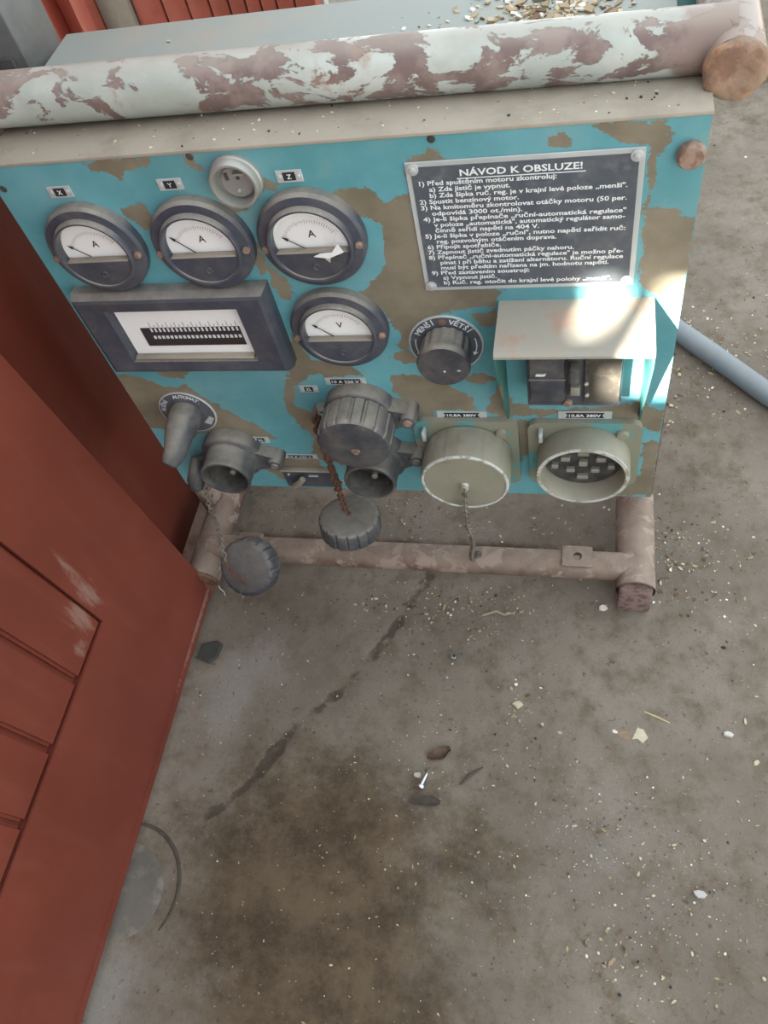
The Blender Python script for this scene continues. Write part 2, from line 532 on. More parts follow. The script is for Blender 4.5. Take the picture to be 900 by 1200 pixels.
def door_leaf():
    SH = 0.075                                      # the leaf has sagged: its uprights lean
    def box(name, y0, y1, z0, z1, x0, x1, parent, bev=0.002, wear=None):
        b = bmesh.new(); bmesh.ops.create_cube(b, size=1)
        for v in b.verts:
            v.co = Vector((x0 + (v.co.x + .5) * (x1 - x0), y0 + (v.co.y + .5) * (y1 - y0), z0 + (v.co.z + .5) * (z1 - z0)))
        bmesh.ops.bevel(b, geom=b.edges[:], offset=bev, segments=2, affect='EDGES')
        if wear:
            for ax, lo, hi in ((1, y0, y1), (2, z0, min(z1, 0.9))):
                nn = int((hi - lo) / 0.012)
                for k in range(1, nn):
                    co = [0, 0, 0]; no = [0, 0, 0]; co[ax] = lo + (hi - lo) * k / nn; no[ax] = 1
                    bmesh.ops.bisect_plane(b, geom=b.verts[:] + b.edges[:] + b.faces[:], plane_co=co, plane_no=no)
        b.verts.index_update()
        vals = []
        for v in b.verts:
            s = 0.0
            if wear:
                for (wy, wz, ry, rz) in wear:
                    s = max(s, math.exp(-(((v.co.y - wy) / ry) ** 2 + ((v.co.z - wz) / rz) ** 2)))
            vals.append(s)
        for v in b.verts: v.co.y -= SH * (v.co.z - 0.02)
        bmesh.ops.recalc_face_normals(b, faces=b.faces)
        me = bpy.data.meshes.new(name); b.to_mesh(me); b.free()
        a = me.attributes.new('wear', 'FLOAT', 'POINT'); a.data.foreach_set('value', vals)
        me.materials.append(M['red'])
        return link(name, me, parent)
    y1, y0 = -0.022, -1.15
    rail_top, stile = 0.278, 0.170
    body = box('door_1', y0, y1 - stile + 0.002, 0.022, 1.5, XD - 0.034, XD - 0.012, None)   # backing sheet
    body['kind'] = 'structure'
    body['label'] = 'open brick red wooden door leaf with grooved boards, nearest the camera'
    def frame(wear):
        b = bmesh.new()
        L = [(y0, .02), (y1, .02), (y1, 1.5), (y1 - stile, 1.5), (y1 - stile, rail_top), (y0, rail_top)]
        va = [b.verts.new((XD, y, z)) for y, z in L]; vb = [b.verts.new((XD - .036, y, z)) for y, z in L]
        b.faces.new(va); b.faces.new(vb[::-1])
        for i in range(6): b.faces.new((va[i], vb[i], vb[(i + 1) % 6], va[(i + 1) % 6]))
        bmesh.ops.bevel(b, geom=[e for e in b.edges if abs(e.verts[0].co.x - XD) < 1e-5 and abs(e.verts[1].co.x - XD) < 1e-5], offset=.003, segments=2, affect='EDGES')
        for ax, lo, hi in ((1, -.25, y1), (2, .02, .6)):
            nn = int((hi - lo) / .012)
            for k in range(0, nn):
                co = [0, 0, 0]; no = [0, 0, 0]; co[ax] = lo + (hi - lo) * k / nn; no[ax] = 1
                bmesh.ops.bisect_plane(b, geom=b.verts[:] + b.edges[:] + b.faces[:], plane_co=co, plane_no=no)
        vals = [max(math.exp(-(((v.co.y - wy) / ry) ** 2 + ((v.co.z - wz) / rz) ** 2)) for wy, wz, ry, rz in wear) for v in b.verts]
        for v in b.verts: v.co.y -= SH * (v.co.z - 0.02)
        bmesh.ops.recalc_face_normals(b, faces=b.faces)
        me = bpy.data.meshes.new('frame'); b.to_mesh(me); b.free()
        a = me.attributes.new('wear', 'FLOAT', 'POINT'); a.data.foreach_set('value', vals)
        me.materials.append(M['red'])
        return link('frame', me, body)
    frame(wear=[(-0.178, 0.335, 0.018, 0.05), (-0.168, 0.40, 0.007, 0.04), (-0.1, 0.2, 0.005, 0.03)])
    box('bottom_strip', y0, y1 + 0.0005, 0.019, 0.034, XD - 0.037, XD + 0.0025, body, 0.001, wear=[(-0.05, 0.034, 0.2, 0.004)])
    yb = y1 - stile; k = 0
    while yb > y0 + 0.05:
        w = 0.0868
        wear = [(yb - 0.015, 0.325, 0.022, 0.045), (yb - 0.05, 0.30, 0.014, 0.022)] if k == 0 else None
        box('board', yb - w + 0.0022, yb - 0.0022, rail_top + 0.002, 1.5, XD - 0.024, XD - 0.004, body, 0.004, wear)
        yb -= w; k += 1
    return body


door_leaf()


def door_two():
    b = MB().box((-0.715, -0.12, 0.02), (-0.672, 0.385, 1.5), 0.004)
    o = b.build('door_2', M['red'], kind='structure')
    o['label'] = 'darker red door leaf behind the grooved one, beside the generator'
    MB().box((-0.674, 0.335, 0.02), (-0.664, 0.385, 1.5), 0.002).build('edge_strip', M['red'], o)
    MB().tube([(-0.668, -0.0, 0.2), (-0.668, -0.0, 0.29)], 0.007, 10).build('hinge', M['rust_dark'], o)


door_two()


# red boarded wall behind the generator
def wall_back():
    y = 0.6
    b = MB().box((-1.7, y + 0.03, 0), (-0.385, y + 0.05, 1.5))
    o = b.build('wall_back', M['boards'], kind='structure')
    gx = [-0.667, -0.62, -0.582, -0.548, -0.5186, -0.4934, -0.4706, -0.447, -0.42, -0.3876]
    for x0, x1 in zip(gx, gx[1:]):
        MB().box((x0 + 0.0012, y, 0.0), (x1 - 0.0012, y + 0.03, 1.5), 0.0025).build('board', M['red_plank'], o)
    MB().box((-0.719, y - 0.008, 0), (-0.668, y + 0.03, 1.5), 0.004).build('post', M['grey_post'], o)
    MB().box((-0.745, y - 0.03, 0), (-0.7195, y + 0.03, 1.5), 0.003).build('jamb', M['red_plank'], o)
    MB().box((-0.785, y, 0), (-0.7455, y + 0.03, 1.5), 0.002).build('board', M['red_plank'], o)
    MB().box((-0.815, y - 0.03, 0), (-0.7855, y + 0.03, 1.5), 0.003).build('jamb', M['red_plank'], o)
    x = -0.816
    while x > -1.65:
        MB().box((x - 0.088, y, 0), (x - 0.001, y + 0.03, 1.5), 0.003).build('board', M['red_plank'], o); x -= 0.09


wall_back()


# unseen board screen added behind the camera, blocking the sun except through shaped gaps
def sun_blocker_wall():
    yw = -2.2; k = -yw
    def at(x, z): return (x - 0.4 * k, z + 0.64 * k)
    # gaps as (x0, x1, z0, z1), measured where the beam meets the panel
    gaps = []
    for (x0, x1, z0, z1) in ((0.003, 0.0355, 0.590, 0.641), (0.066, 0.110, 0.480, 0.634), (0.036, 0.066, 0.486, 0.532)):
        a = at(x0, z0); b = at(x1, z1); gaps.append((a[0], b[0], a[1], b[1]))
    X0, X1, Z0, Z1 = -2.4, 0.4, 0.0, 3.3
    xs = sorted({X0, X1, *[g[0] for g in gaps], *[g[1] for g in gaps]})
    # boards: full height strips, cut around the gaps
    edges = []
    for a, b in zip(xs, xs[1:]):
        n = max(1, round((b - a) / 0.16))
        edges += [(a + (b - a) * i / n, a + (b - a) * (i + 1) / n) for i in range(n)]
    root = None
    for a, b in edges:
        segs = [(Z0, Z1)]
        for g in gaps:
            if g[0] - 1e-6 <= a and b <= g[1] + 1e-6: segs = [(Z0, g[2]), (g[3], Z1)]
        for z0, z1 in segs:
            mb = MB().box((a - 0.0004, yw - 0.012, z0), (b + 0.0004, yw + 0.012, z1))
            if root is None:
                root = mb.build('sun_blocker_wall', M['boards'], smooth=False, kind='structure')
            else:
                mb.build('board', M['boards'], root, smooth=False)


sun_blocker_wall()

# ------------------------------------------------------------------ the generator set
GEN = empty('generator_set', (-0.23, 0.2, 0.0),
            'old generator set with teal control panel, gauges and rusty tubular frame', 'generator')
PX0, PX1, PZ0, PZ1 = -0.543, 0.086, 0.292, 0.794


def part(mb, name, mats, parent=None, **kw):
    return mb.build(name, mats, parent if parent is not None else GEN, **kw)


def px2panel():
    pass


# --- control panel with chipped paint
CHIPS = [  # outlines of bare khaki patches (x, z on the panel)
    [(-.441, .789), (-.42, .793), (-.372, .791), (-.378, .783), (-.397, .781), (-.409, .771), (-.431, .781)],
    [(-.343, .789), (-.333, .788), (-.333, .777), (-.341, .779)],
    [(-.426, .742), (-.403, .744), (-.396, .727), (-.412, .718), (-.424, .73)],
    # big bare area between gauges and plate
    [(-.222, .745), (-.196, .752), (-.178, .742), (-.172, .735), (-.146, .740), (-.147, .756), (-.152, .770), (-.125, .781), (-.115, .770),
     (-.150, .762), (-.149, .634), (-.1, .634), (-.075, .630), (-.085, .618), (-.085, .606), (-.104, .612), (-.14, .604), (-.168, .59),
     (-.176, .56), (-.19, .553), (-.187, .58), (-.2, .61), (-.222, .63), (-.198, .65), (-.186, .668), (-.18, .69), (-.184, .712), (-.2, .722), (-.22, .73)],
    [(-.188, .61), (-.15, .633), (-.105, .633), (-.12, .61), (-.16, .59)],
    # right of the plate
    [(.0, .789), (.03, .794), (.056, .786), (.058, .772), (.05, .76), (.049, .715), (.068, .712), (.086, .698), (.086, .60), (.062, .618), (.046, .632), (.044, .77), (.02, .775)],
    [(-.035, .783), (-.02, .787), (-.017, .776), (-.032, .775)],
    # around the voltmeter and below
    [(-.302, .58), (-.292, .54), (-.262, .537), (-.266, .52), (-.30, .515), (-.322, .495), (-.335, .46), (-.318, .455), (-.303, .44), (-.298, .40),
     (-.285, .36), (-.30, .345), (-.34, .36), (-.325, .40), (-.345, .45), (-.34, .49), (-.322, .52), (-.312, .56)],
    [(-.29, .535), (-.25, .53), (-.24, .515), (-.285, .51)],
    [(-.207, .515), (-.16, .51), (-.118, .475), (-.118, .455), (-.165, .456), (-.168, .42), (-.19, .43), (-.198, .47), (-.21, .49)],
    [(-.181, .56), (-.172, .535), (-.188, .53), (-.2, .54)],
    [(-.13, .512), (-.105, .516), (-.09, .505), (-.11, .5), (-.125, .503)],
    [(-.11, .60), (-.085, .605), (-.085, .585), (-.1, .585)],
    # lower left, round the selector switch
    [(-.543, .52), (-.505, .51), (-.49, .495), (-.462, .498), (-.43, .46), (-.40, .43), (-.372, .395), (-.395, .398), (-.425, .41), (-.452, .41), (-.49, .40), (-.543, .42)],
    [(-.49, .535), (-.455, .543), (-.44, .53), (-.46, .51), (-.485, .515)],
    [(-.40, .36), (-.33, .355), (-.325, .335), (-.34, .30), (-.38, .295), (-.41, .33)],
    # below the breaker
    [(-.09, .50), (-.075, .47), (-.04, .457), (.02, .462), (.06, .47), (.085, .455), (.085, .42), (.05, .44), (-.02, .447), (-.1, .447), (-.105, .46)],
    [(-.105, .44), (-.06, .44), (-.055, .39), (-.07, .36), (-.085, .40)],
    [(-.20, .43), (-.17, .44), (-.17, .39), (-.19, .39)],
    [(.068, .40), (.086, .41), (.086, .295), (.03, .293), (.05, .32), (.07, .34)],
    [(-.32, .69), (-.305, .70), (-.30, .67), (-.31, .655)],
    [(-.303, .67), (-.29, .655), (-.285, .63), (-.30, .625), (-.306, .65)],
    [(-.285, .765), (-.266, .757), (-.268, .75), (-.283, .752)],
    [(-.325, .742), (-.30, .741), (-.3, .733), (-.32, .73)],
]


def control_panel():
    nx, nz = 316, 252
    X, Z = np.meshgrid(np.linspace(PX0, PX1, nx), np.linspace(PZ0, PZ1, nz))
    sd = np.full(X.shape, -1.0)
    for poly in CHIPS:
        inside = np.zeros(X.shape, bool); dmin = np.full(X.shape, 9.0)
        n = len(poly)
        for i in range(n):
            x0, z0 = poly[i]; x1, z1 = poly[(i + 1) % n]
            cond = ((z0 > Z) != (z1 > Z))
            with np.errstate(divide='ignore', invalid='ignore'):
                xi = (x1 - x0) * (Z - z0) / (z1 - z0 if z1 != z0 else 1e-9) + x0
            inside ^= cond & (X < xi)
            dx, dz = x1 - x0, z1 - z0
            t = np.clip(((X - x0) * dx + (Z - z0) * dz) / (dx * dx + dz * dz + 1e-12), 0, 1)
            dmin = np.minimum(dmin, np.hypot(X - x0 - t * dx, Z - z0 - t * dz))
        sd = np.maximum(sd, np.where(inside, dmin, -dmin))
    chip = np.clip(0.5 + sd / 0.022, -0.1, 1.1)
    v = np.stack([X, np.zeros_like(X), Z], -1).reshape(-1, 3).tolist()
    idx = np.arange(nx * nz).reshape(nz, nx)
    f = np.stack([idx[:-1, :-1], idx[:-1, 1:], idx[1:, 1:], idx[1:, :-1]], -1).reshape(-1, 4).tolist()
    # folded rim behind the sheet
    k = len(v)
    v += [(PX0, 0.012, PZ0), (PX1, 0.012, PZ0), (PX1, 0.012, PZ1), (PX0, 0.012, PZ1)]
    a, b_, c_, d = 0, nx - 1, nx * nz - 1, nx * (nz - 1)
    f += [[a, k, k + 1, b_], [b_, k + 1, k + 2, c_], [d, k + 3, k, a], [k, k + 3, k + 2, k + 1]]
    me = bpy.data.meshes.new('control_panel'); me.from_pydata(v, [], f)
    at = me.attributes.new('chip', 'FLOAT', 'POINT')
    at.data.foreach_set('value', np.concatenate([chip.ravel(), np.zeros(4)]).astype(np.float32))
    me.materials.append(M['panel'])
    o = link('control_panel', me, GEN)
    for (x, z) in ((-0.1255, .7887), (-.5352, .770), (-.3368, .789)):
        MB().lathe([(0, .0006), (.0028, .0006), (.0036, .0)], (x, 0, z), seg=14).build('screw_hole', M['insert_dark'], o)
    MB().lathe([(.0108, 0), (.0108, .006), (.009, .0085), (0, .009)], (.0748, 0, .7616), seg=28).build('cap_button', M['rust_screw'], o)
    return o


PANEL = control_panel()

# --- cabinet behind the panel
b = MB()
b.box((PX0 + .002, .0121, PZ0 + .02), (PX1 - .002, .225, PZ1 - .0025), .002)
part(b, 'cabinet', M['teal_side'])
b = MB().box((PX0 - .001, -.001, PZ1 - .002), (PX1 + .001, .075, PZ1 + .0015), .001)
part(b, 'panel_lip', M['lip_dusty'])
b = MB().box((PX0 - .004, .0752, PZ1 - .002), (PX1 - .02, .228, PZ1 + .003), .001)
part(b, 'top_cover', M['cover_dusty'])

# --- tube frame
RP = 0.0236
b = MB().tube([(-.64, .06, .8225), (.1, .06, .8150)], RP, 28)
part(b, 'top_pipe', M['pipe_paint'])
b = MB().tube([(.101, .030, .8085), (.101, .12, .8105), (.101, .50, .8105)], .0228, 28)
o = part(b, 'side_pipe', M['pipe_paint'])
b = MB()
b.lathe([(.0225, .0), (.0232, .002), (.0226, .005), (.0205, .0075), (.0165, .009), (.012, .0085), (.007, .0065), (0, .006)], (.101, .0305, .8085), seg=64,
        rf=lambda a, i: 1 + .03 * math.sin(5 * a + i) + .015 * math.sin(9 * a))
b.build('weld', M['weld'], o)
b = MB().tube([(-.62, .06, .8225), (-.62, .20, .8225)], .0228, 24)
part(b, 'side_pipe', M['pipe_paint'])
for x, y in ((.1, .33), (.1, .48), (-.62, .12)):
    part(MB().tube([(x, y, .06), (x, y, .81)], .02, 20), 'post', M['rust'])
part(MB().box((.03, .2285, .70), (.098, .26, .80), .003), 'mounting_plate', M['rust_dark'])

YB, ZB, RB = .028, .066, .0215
part(MB().tube([(-.6, YB, ZB), (.085, YB, ZB)], RB, 28), 'base_tube', M['rust'])
b = MB().tube([(.085, -.008, .058), (.085, .50, .058)], .0285, 28, caps=False)
b.tube([(.085, .50, .058), (.085, -.008, .058)], .0255, 28, caps=False)
o = part(b, 'base_rail', M['rust'])
MB().box((.0610, -.013, .0), (.1095, .05, .0700), .005).build('wood_block', M['wood_end'], o)
MB().box((.058, .155, .06), (.11, .2, .29), .002).build('bracket', M['rust_dark'], o)
o = part(MB().tube([(-.603, -.03, .054), (-.603, .50, .054)], .0275, 28), 'base_rail', M['rust'])
MB().tube([(-.603, -.034, .054), (-.603, -.028, .054)], .0285, 28).build('collar', M['rust_dark'], o)
MB().box((-.627, .02, .0), (-.579, .08, .05), .004).build('wood_block', M['wood_end'], o)
part(MB().tube([(-.6, .48, ZB), (.085, .48, ZB)], RB, 20), 'rear_base_tube', M['rust'])
# tabs with bolt holes welded on the base tube


def tab(x0, x1):
    b = bmesh.new()
    w = x1 - x0; cx = (x0 + x1) / 2; cy = .0285; hy = .0175; r = .0068; z = .0905
    n = 24; vi, vo, bi, bo = [], [], [], []
    for k in range(n):
        a = 2 * math.pi * (k + .5) / n; ca, sa = math.cos(a), math.sin(a)
        s = 1 / max(abs(ca) / (w / 2), abs(sa) / hy)
        for lst, rr, zz in ((vi, r, z), (vo, s, z), (bi, r, z - .004), (bo, s, z - .004)):
            lst.append(b.verts.new((cx + ca * rr, cy + sa * rr, zz)))
    for k in range(n):
        q = (k + 1) % n
        b.faces.new((vi[k], vo[k], vo[q], vi[q])); b.faces.new((bi[k], bi[q], bo[q], bo[k]))
        b.faces.new((vo[k], bo[k], bo[q], vo[q])); b.faces.new((vi[k], vi[q], bi[q], bi[k]))
    m = MB(); m.bm(b)
    o = part(m, 'bolt_tab', M['rust'], smooth=False)
    MB().lathe([(0, 0), (r * .98, 0), (r * .98, .0012)], (cx, cy, z - .0035), (0, 0, 1), 20).build('bolt_hole', M['insert_dark'], o)


tab(-.0215, .0220)
tab(-.5430, -.5020)


# --- round gauges
def seg_above(r, z0, n=28):
    a0 = math.asin(z0 / r)
    return [(r * math.cos(a), r * math.sin(a)) for a in np.linspace(a0, math.pi - a0, n)]


def seg_below(r, z0, n=28):
    a0 = math.asin(z0 / r)
    return [(r * math.cos(a), r * math.sin(a)) for a in np.linspace(math.pi - a0, 2 * math.pi + a0, n)]


def gauge(name, cx, cz, unit, needle, R=.0505, seedv=0, broken=False):
    """unit letter, needle (x0, z0, x1, z1) relative to the centre"""
    k = R / .0505
    b = MB()
    b.lathe([(.0505 * k, 0), (.0505 * k, .008), (.048 * k, .0115), (.0405 * k, .0125), (.0398 * k, .0165), (.0385 * k, .018), (.0365 * k, .0175),
             (.0355 * k, .015), (.0352 * k, .0065), (0, .0062)], (cx, 0, cz), seg=56)
    g = part(b, name, M['gauge_black'])
    # white scale plate above the chord
    zc = -.006
    poly = [(cx + x, cz + z) for x, z in seg_above(.0352 * k, zc - .004)]
    MB().prism(poly, -.0078, -.0064).build('dial', M['dial_white'], g, smooth=False)
    # lower mask with its dusty ledge
    poly = [(cx + x, cz + z) for x, z in seg_below(.0362 * k, zc - .0015)]
    m = MB().prism(poly, -.0160, -.0063)
    m.build('lower_mask', M['gauge_black'], g, smooth=False)
    MB().box((cx - .033 * k, -.0155, cz + zc - .0022), (cx + .033 * k, -.0085, cz + zc - .0003), .0004).build('ledge', M['lip_dusty'], g)
    # graduation
    b = MB()
    for i in range(25):
        a = math.radians(152 - i * 4.9)
        r0, r1 = (.0255 * k, .0285 * k) if i % 4 else (.0245 * k, .0290 * k)
        w = .00022
        ox, oz = cx, cz - .006
        d = Vector((math.cos(a), 0, math.sin(a))); t = Vector((-d.z, 0, d.x))
        o_ = Vector((ox, -.0080, oz))
        b.add([o_ + d * r0 - t * w, o_ + d * r1 - t * w, o_ + d * r1 + t * w, o_ + d * r0 + t * w], [[0, 1, 2, 3]])
    b.build('graduation', M['ink_grey'], g, smooth=False)
    x0, z0, x1, z1 = needle
    d = Vector((x1 - x0, 0, z1 - z0)); t = Vector((-d.z, 0, d.x)).normalized()
    p0 = Vector((cx + x0, -.0098, cz + z0)); p1 = Vector((cx + x1, -.0098, cz + z1)); pm = p0 + d * .78
    b = MB()
    b.tube([p0, pm], [.0005, .0004], 6)
    pl = [pm - t * .0016, p1, pm + t * .0016]
    b.add([(v.x, v.y - .0004, v.z) for v in pl] + [(v.x, v.y + .0004, v.z) for v in pl], [[0, 1, 2], [5, 4, 3], [0, 3, 4, 1], [1, 4, 5, 2], [2, 5, 3, 0]])
    b.build('needle', M['ink'], g, smooth=False)
    lettering('unit_letter', M['ink'], g, [(unit, cx + .002, cz + .0045, .0075, None, 1e-6)], -.0081, .01)
    if not broken:
        poly = [(cx + x, cz + z) for x, z in seg_above(.0356 * k, zc)]
        MB().prism(poly, -.0152, -.0144).build('glass', M['glass'], g, smooth=False)
    for sx, sz in ((-.0445 * k, -.004), (.0445 * k, -.003)):
        b = MB().lathe([(.0038, .011), (.0038, .0138), (.0026, .0152), (0, .0154)], (cx + sx, 0, cz + sz), seg=14)
        b.build('screw', M['rust_screw'], g)
    b = MB().lathe([(.0036, .0155), (.0036, .0168), (.0026, .0172), (.0022, .0166), (0, .0166)], (cx + .001, 0, cz - .0225 * k), seg=18)
    b.build('zero_screw', M['bakelite_bare'], g)
    return g


gauge('ammeter', -.469, .702, 'A', (-.008, -.0052, -.0271, .0086))
gauge('ammeter', -.356, .702, 'A', (-.0085, -.0060, -.0288, .0129))
g3 = gauge('ammeter', -.2472, .702, 'A', (-.0032, -.0090, -.0266, .0068), R=.0515, broken=True)
gauge('voltmeter', -.2466, .5895, 'V', (-.0065, -.0060, -.0264, .0105), R=.0515)
# broken glass hanging in the third ammeter
cx, cz = -.2472, .702
MB().prism([(cx - .034, cz - .007), (cx - .033, cz + .012), (cx - .02, cz + .028), (cx, cz + .035), (cx + .02, cz + .028), (cx + .03, cz + .016),
            (cx + .024, cz + .002), (cx + .012, cz - .004), (cx - .004, cz - .007)], -.0152, -.0144).build('glass', M['glass'], g3, smooth=False)
MB().prism([(cx + .002, cz - .0095), (cx + .016, cz - .012), (cx + .031, cz - .006), (cx + .027, cz + .003), (cx + .02, cz - .006), (cx + .008, cz - .007)], -.0185, -.0172).build('glass_shard', M['letter_white'], g3, smooth=False)
MB().prism([(cx + .009, cz - .013), (cx + .026, cz - .0105), (cx + .02, cz - .017), (cx + .016, cz - .014), (cx + .013, cz - .018)], -.0178, -.0163).build('mask_hole', M['insert_dark'], g3, smooth=False)
MB().prism([(cx + .012, cz - .0125), (cx + .018, cz - .0105), (cx + .016, cz - .017)], -.0183, -.0179).build('glass_shard', M['aluminium'], g3, smooth=False)


# --- reed frequency meter
def frequency_meter():
    cx, cz = -.4165, .597
    def ring(hx, hz, d): return [(cx - hx, -d, cz - hz), (cx + hx, -d, cz - hz), (cx + hx, -d, cz + hz), (cx - hx, -d, cz + hz)]
    lv = [ring(.1085, .0555, 0), ring(.1085, .0555, .012), ring(.1055, .0525, .021), ring(.102, .049, .0225), ring(.0745, .037, .021), ring(.0705, .0345, .0115)]
    b = MB(); vs_ = [p for r in lv for p in r]; fs = []
    for i in range(len(lv) - 1):
        for k in range(4): fs.append([4 * i + k, 4 * i + (k + 1) % 4, 4 * i + 4 + (k + 1) % 4, 4 * i + 4 + k])
    fs.append([20, 21, 22, 23])
    b.add(vs_, fs)
    g = part(b, 'frequency_meter', M['gauge_black'], smooth=False)
    MB().box((cx - .070, -.0128, cz - .034), (cx + .070, -.0110, cz + .034)).build('dial', M['dial_white'], g, smooth=False)
    sx0, sx1, sz0, sz1 = -.4665, -.3515, .5775, .6035
    MB().box((sx0, -.0136, sz0), (sx1, -.0127, sz1)).build('reed_window', M['ink'], g, smooth=False)
    b = MB()
    n = 21
    for i in range(n):
        x = sx0 + .013 + i * (sx1 - sx0 - .016) / (n - 1)
        b.box((x - .0009, -.0142, .5985), (x + .0011, -.0135, .6035))
        b.box((x - .0014, -.0142, .5885), (x + .0014, -.0135, .5925))
    b.build('reeds', M['letter_white'], g, smooth=False, kind='stuff')
    b = MB()
    for i in range(n):
        x = sx0 + .013 + i * (sx1 - sx0 - .016) / (n - 1)
        b.box((x - .00025, -.0132, .6045), (x + .00025, -.0127, .6075 if i % 2 else .611))
    b.build('graduation', M['ink_grey'], g, smooth=False, kind='stuff')
    MB().box((cx - .0705, -.0200, cz - .0345), (cx + .0705, -.0115, cz - .0315), .0006).build('ledge', M['lip_dusty'], g)
    MB().box((cx - .0712, -.0166, cz - .035), (cx + .0712, -.0160, cz + .035)).build('glass', M['glass'], g, smooth=False)


frequency_meter()


# --- small riveted name tags
def name_tag(x0, x1, z0, z1, text, rivets=True, name='name_tag', th=None):
    g = part(MB().box((x0, -.0012, z0), (x1, .0, z1), .0002, 1), name, M['aluminium'], smooth=False)
    cz = (z0 + z1) / 2; h = (z1 - z0) * .34; cx = (x0 + x1) / 2
    m = .0062 if rivets else .004
    if rivets:
        poly = [(x0 + m - .003, cz + h), (x0 + m, cz), (x0 + m - .003, cz - h), (x1 - m + .003, cz - h), (x1 - m, cz), (x1 - m + .003, cz + h)]
        poly = [(x0 + m, cz - h), (x1 - m, cz - h), (x1 - m, cz + h), (x0 + m, cz + h)]
    else:
        poly = [(x0 + .008, cz - h), (x1 - .008, cz - h), (x1 - .0105, cz), (x1 - .008, cz + h), (x0 + .008, cz + h), (x0 + .0105, cz)]
    MB().prism(poly, -.0016, -.0010).build('enamel', M['ink'], g, smooth=False)
    if rivets:
        for x in (x0 + .0035, x1 - .0035):
            MB().lathe([(.0021, .001), (.0018, .0024), (0, .003)], (x, 0, cz), seg=12).build('rivet', M['aluminium'], g)
    w = (x1 - x0) - (2 * m + .003 if rivets else .0235)
    lettering('lettering', M['letter_white'], g, [(text, cx, cz - h * .55, h * 1.1, None, 1e-6)] if len(text) < 3 else
              [(text, cx - w / 2, cz - h * .55, h * 1.1, w, 0)], -.0018, .02)


name_tag(-.4898, -.4660, .7580, .7698, 'X')
name_tag(-.3776, -.3538, .7584, .7700, 'Y')
name_tag(-.2644, -.2408, .7590, .7705, 'Z')
name_tag(-.2838, -.2364, .4998, .5108, '10 A 220 V')
name_tag(-.3182, -.2956, .4870, .4980, 'ZL')
name_tag(-.4078, -.3855, .3908, .4022, 'XL')
name_tag(-.3757, -.3298, .3588, .3673, '10 A 220 V')
name_tag(-.3215, -.3025, .3045, .3120, 'Z')
name_tag(-.1629, -.1056, .4427, .4541, '10,8A 380V', rivets=False)
name_tag(-.0260, .0318, .4430, .4552, '10,8A 380V', rivets=False)


# --- instruction plate
def instruction_plate():
    x0, x1, z0, z1 = -.1505, .0412, .6335, .7700
    g = part(MB().box((x0, -.0015, z0), (x1, 0, z1), .0003, 1), 'instruction_plate', M['aluminium'], smooth=False)
    MB().box((x0 + .0045, -.0021, z0 + .0045), (x1 - .0045, -.0014, z1 - .0045)).build('black_field', M['plate_black'], g, smooth=False)
    for x in (x0 + .0062, x1 - .0062):
        for z in (z0 + .0062, z1 - .0062):
            b = MB().lathe([(.0052, .0013), (.0052, .0028), (.0046, .0030), (.0028, .0031), (.0024, .0042), (0, .0048)], (x, 0, z), seg=20)
            b.build('rivet', M['aluminium'], g)
    L = [('NÁVOD K OBSLUZE!', -.1052, -.0064), ('1) Před spuštěním motoru zkontroluj:', -.1405, -.0267), ('a) Zda jistič je vypnut.', -.1327, -.0644),
         ('b) Zda šipka ruč. reg. je v krajní levé poloze „menší".', -.1329, .0293), ('2) Spustit benzínový motor.', -.1425, -.0578),
         ('3) Na kmitoměru zkontrolovat otáčky motoru (50 per.', -.1421, .0295), ('odpovídá 3000 ot./min).', -.1334, -.0553),
         ('4) Je-li šipka přepínače „ruční-automatická regulace"', -.1418, .0297), ('v poloze „automatická", automatický regulátor samo-', -.133, .0294),
         ('činně seřídí napětí na 404 V.', -.1325, -.0416), ('5) Je-li šipka v poloze „ruční", nutno napětí seřídit ruč:', -.1424, .0303),
         ('reg. pozvolným otáčením doprava.', -.1327, -.0271), ('6) Připojit spotřebiče.', -.142, -.0755), ('7) Zapnout jistič zvednutím páčky nahoru.', -.1421, -.0122),
         ('8) Přepínač „ruční-automatická regulace" je možno pře-', -.1423, .0298), ('pínat i při běhu a zatížení alternátoru. Ruční regulace', -.1323, .0302),
         ('musí být předtím nařízena na jm. hodnotu napětí.', -.1324, .0182), ('9) Před zastavením soustrojí:', -.1419, -.0514),
         ('a) Vypnout jistič.', -.1318, -.0816), ('b) Ruč. reg. otočit do krajní levé polohy „menší".', -.1318, .0216)]
    items = []
    for i, (s, a, b_) in enumerate(L):
        z = .7555 if i == 0 else .7482 - (i - 1) * .00594
        items.append((s, a, z, .0060 if i == 0 else .0043, b_ - a, 0))
    lettering('lettering', M['letter_white'], g, items, -.0023, .022)
    MB().box((-.108, -.0024, .7528), (-.004, -.0020, .7535)).build('underline', M['letter_white'], g, smooth=False)


instruction_plate()


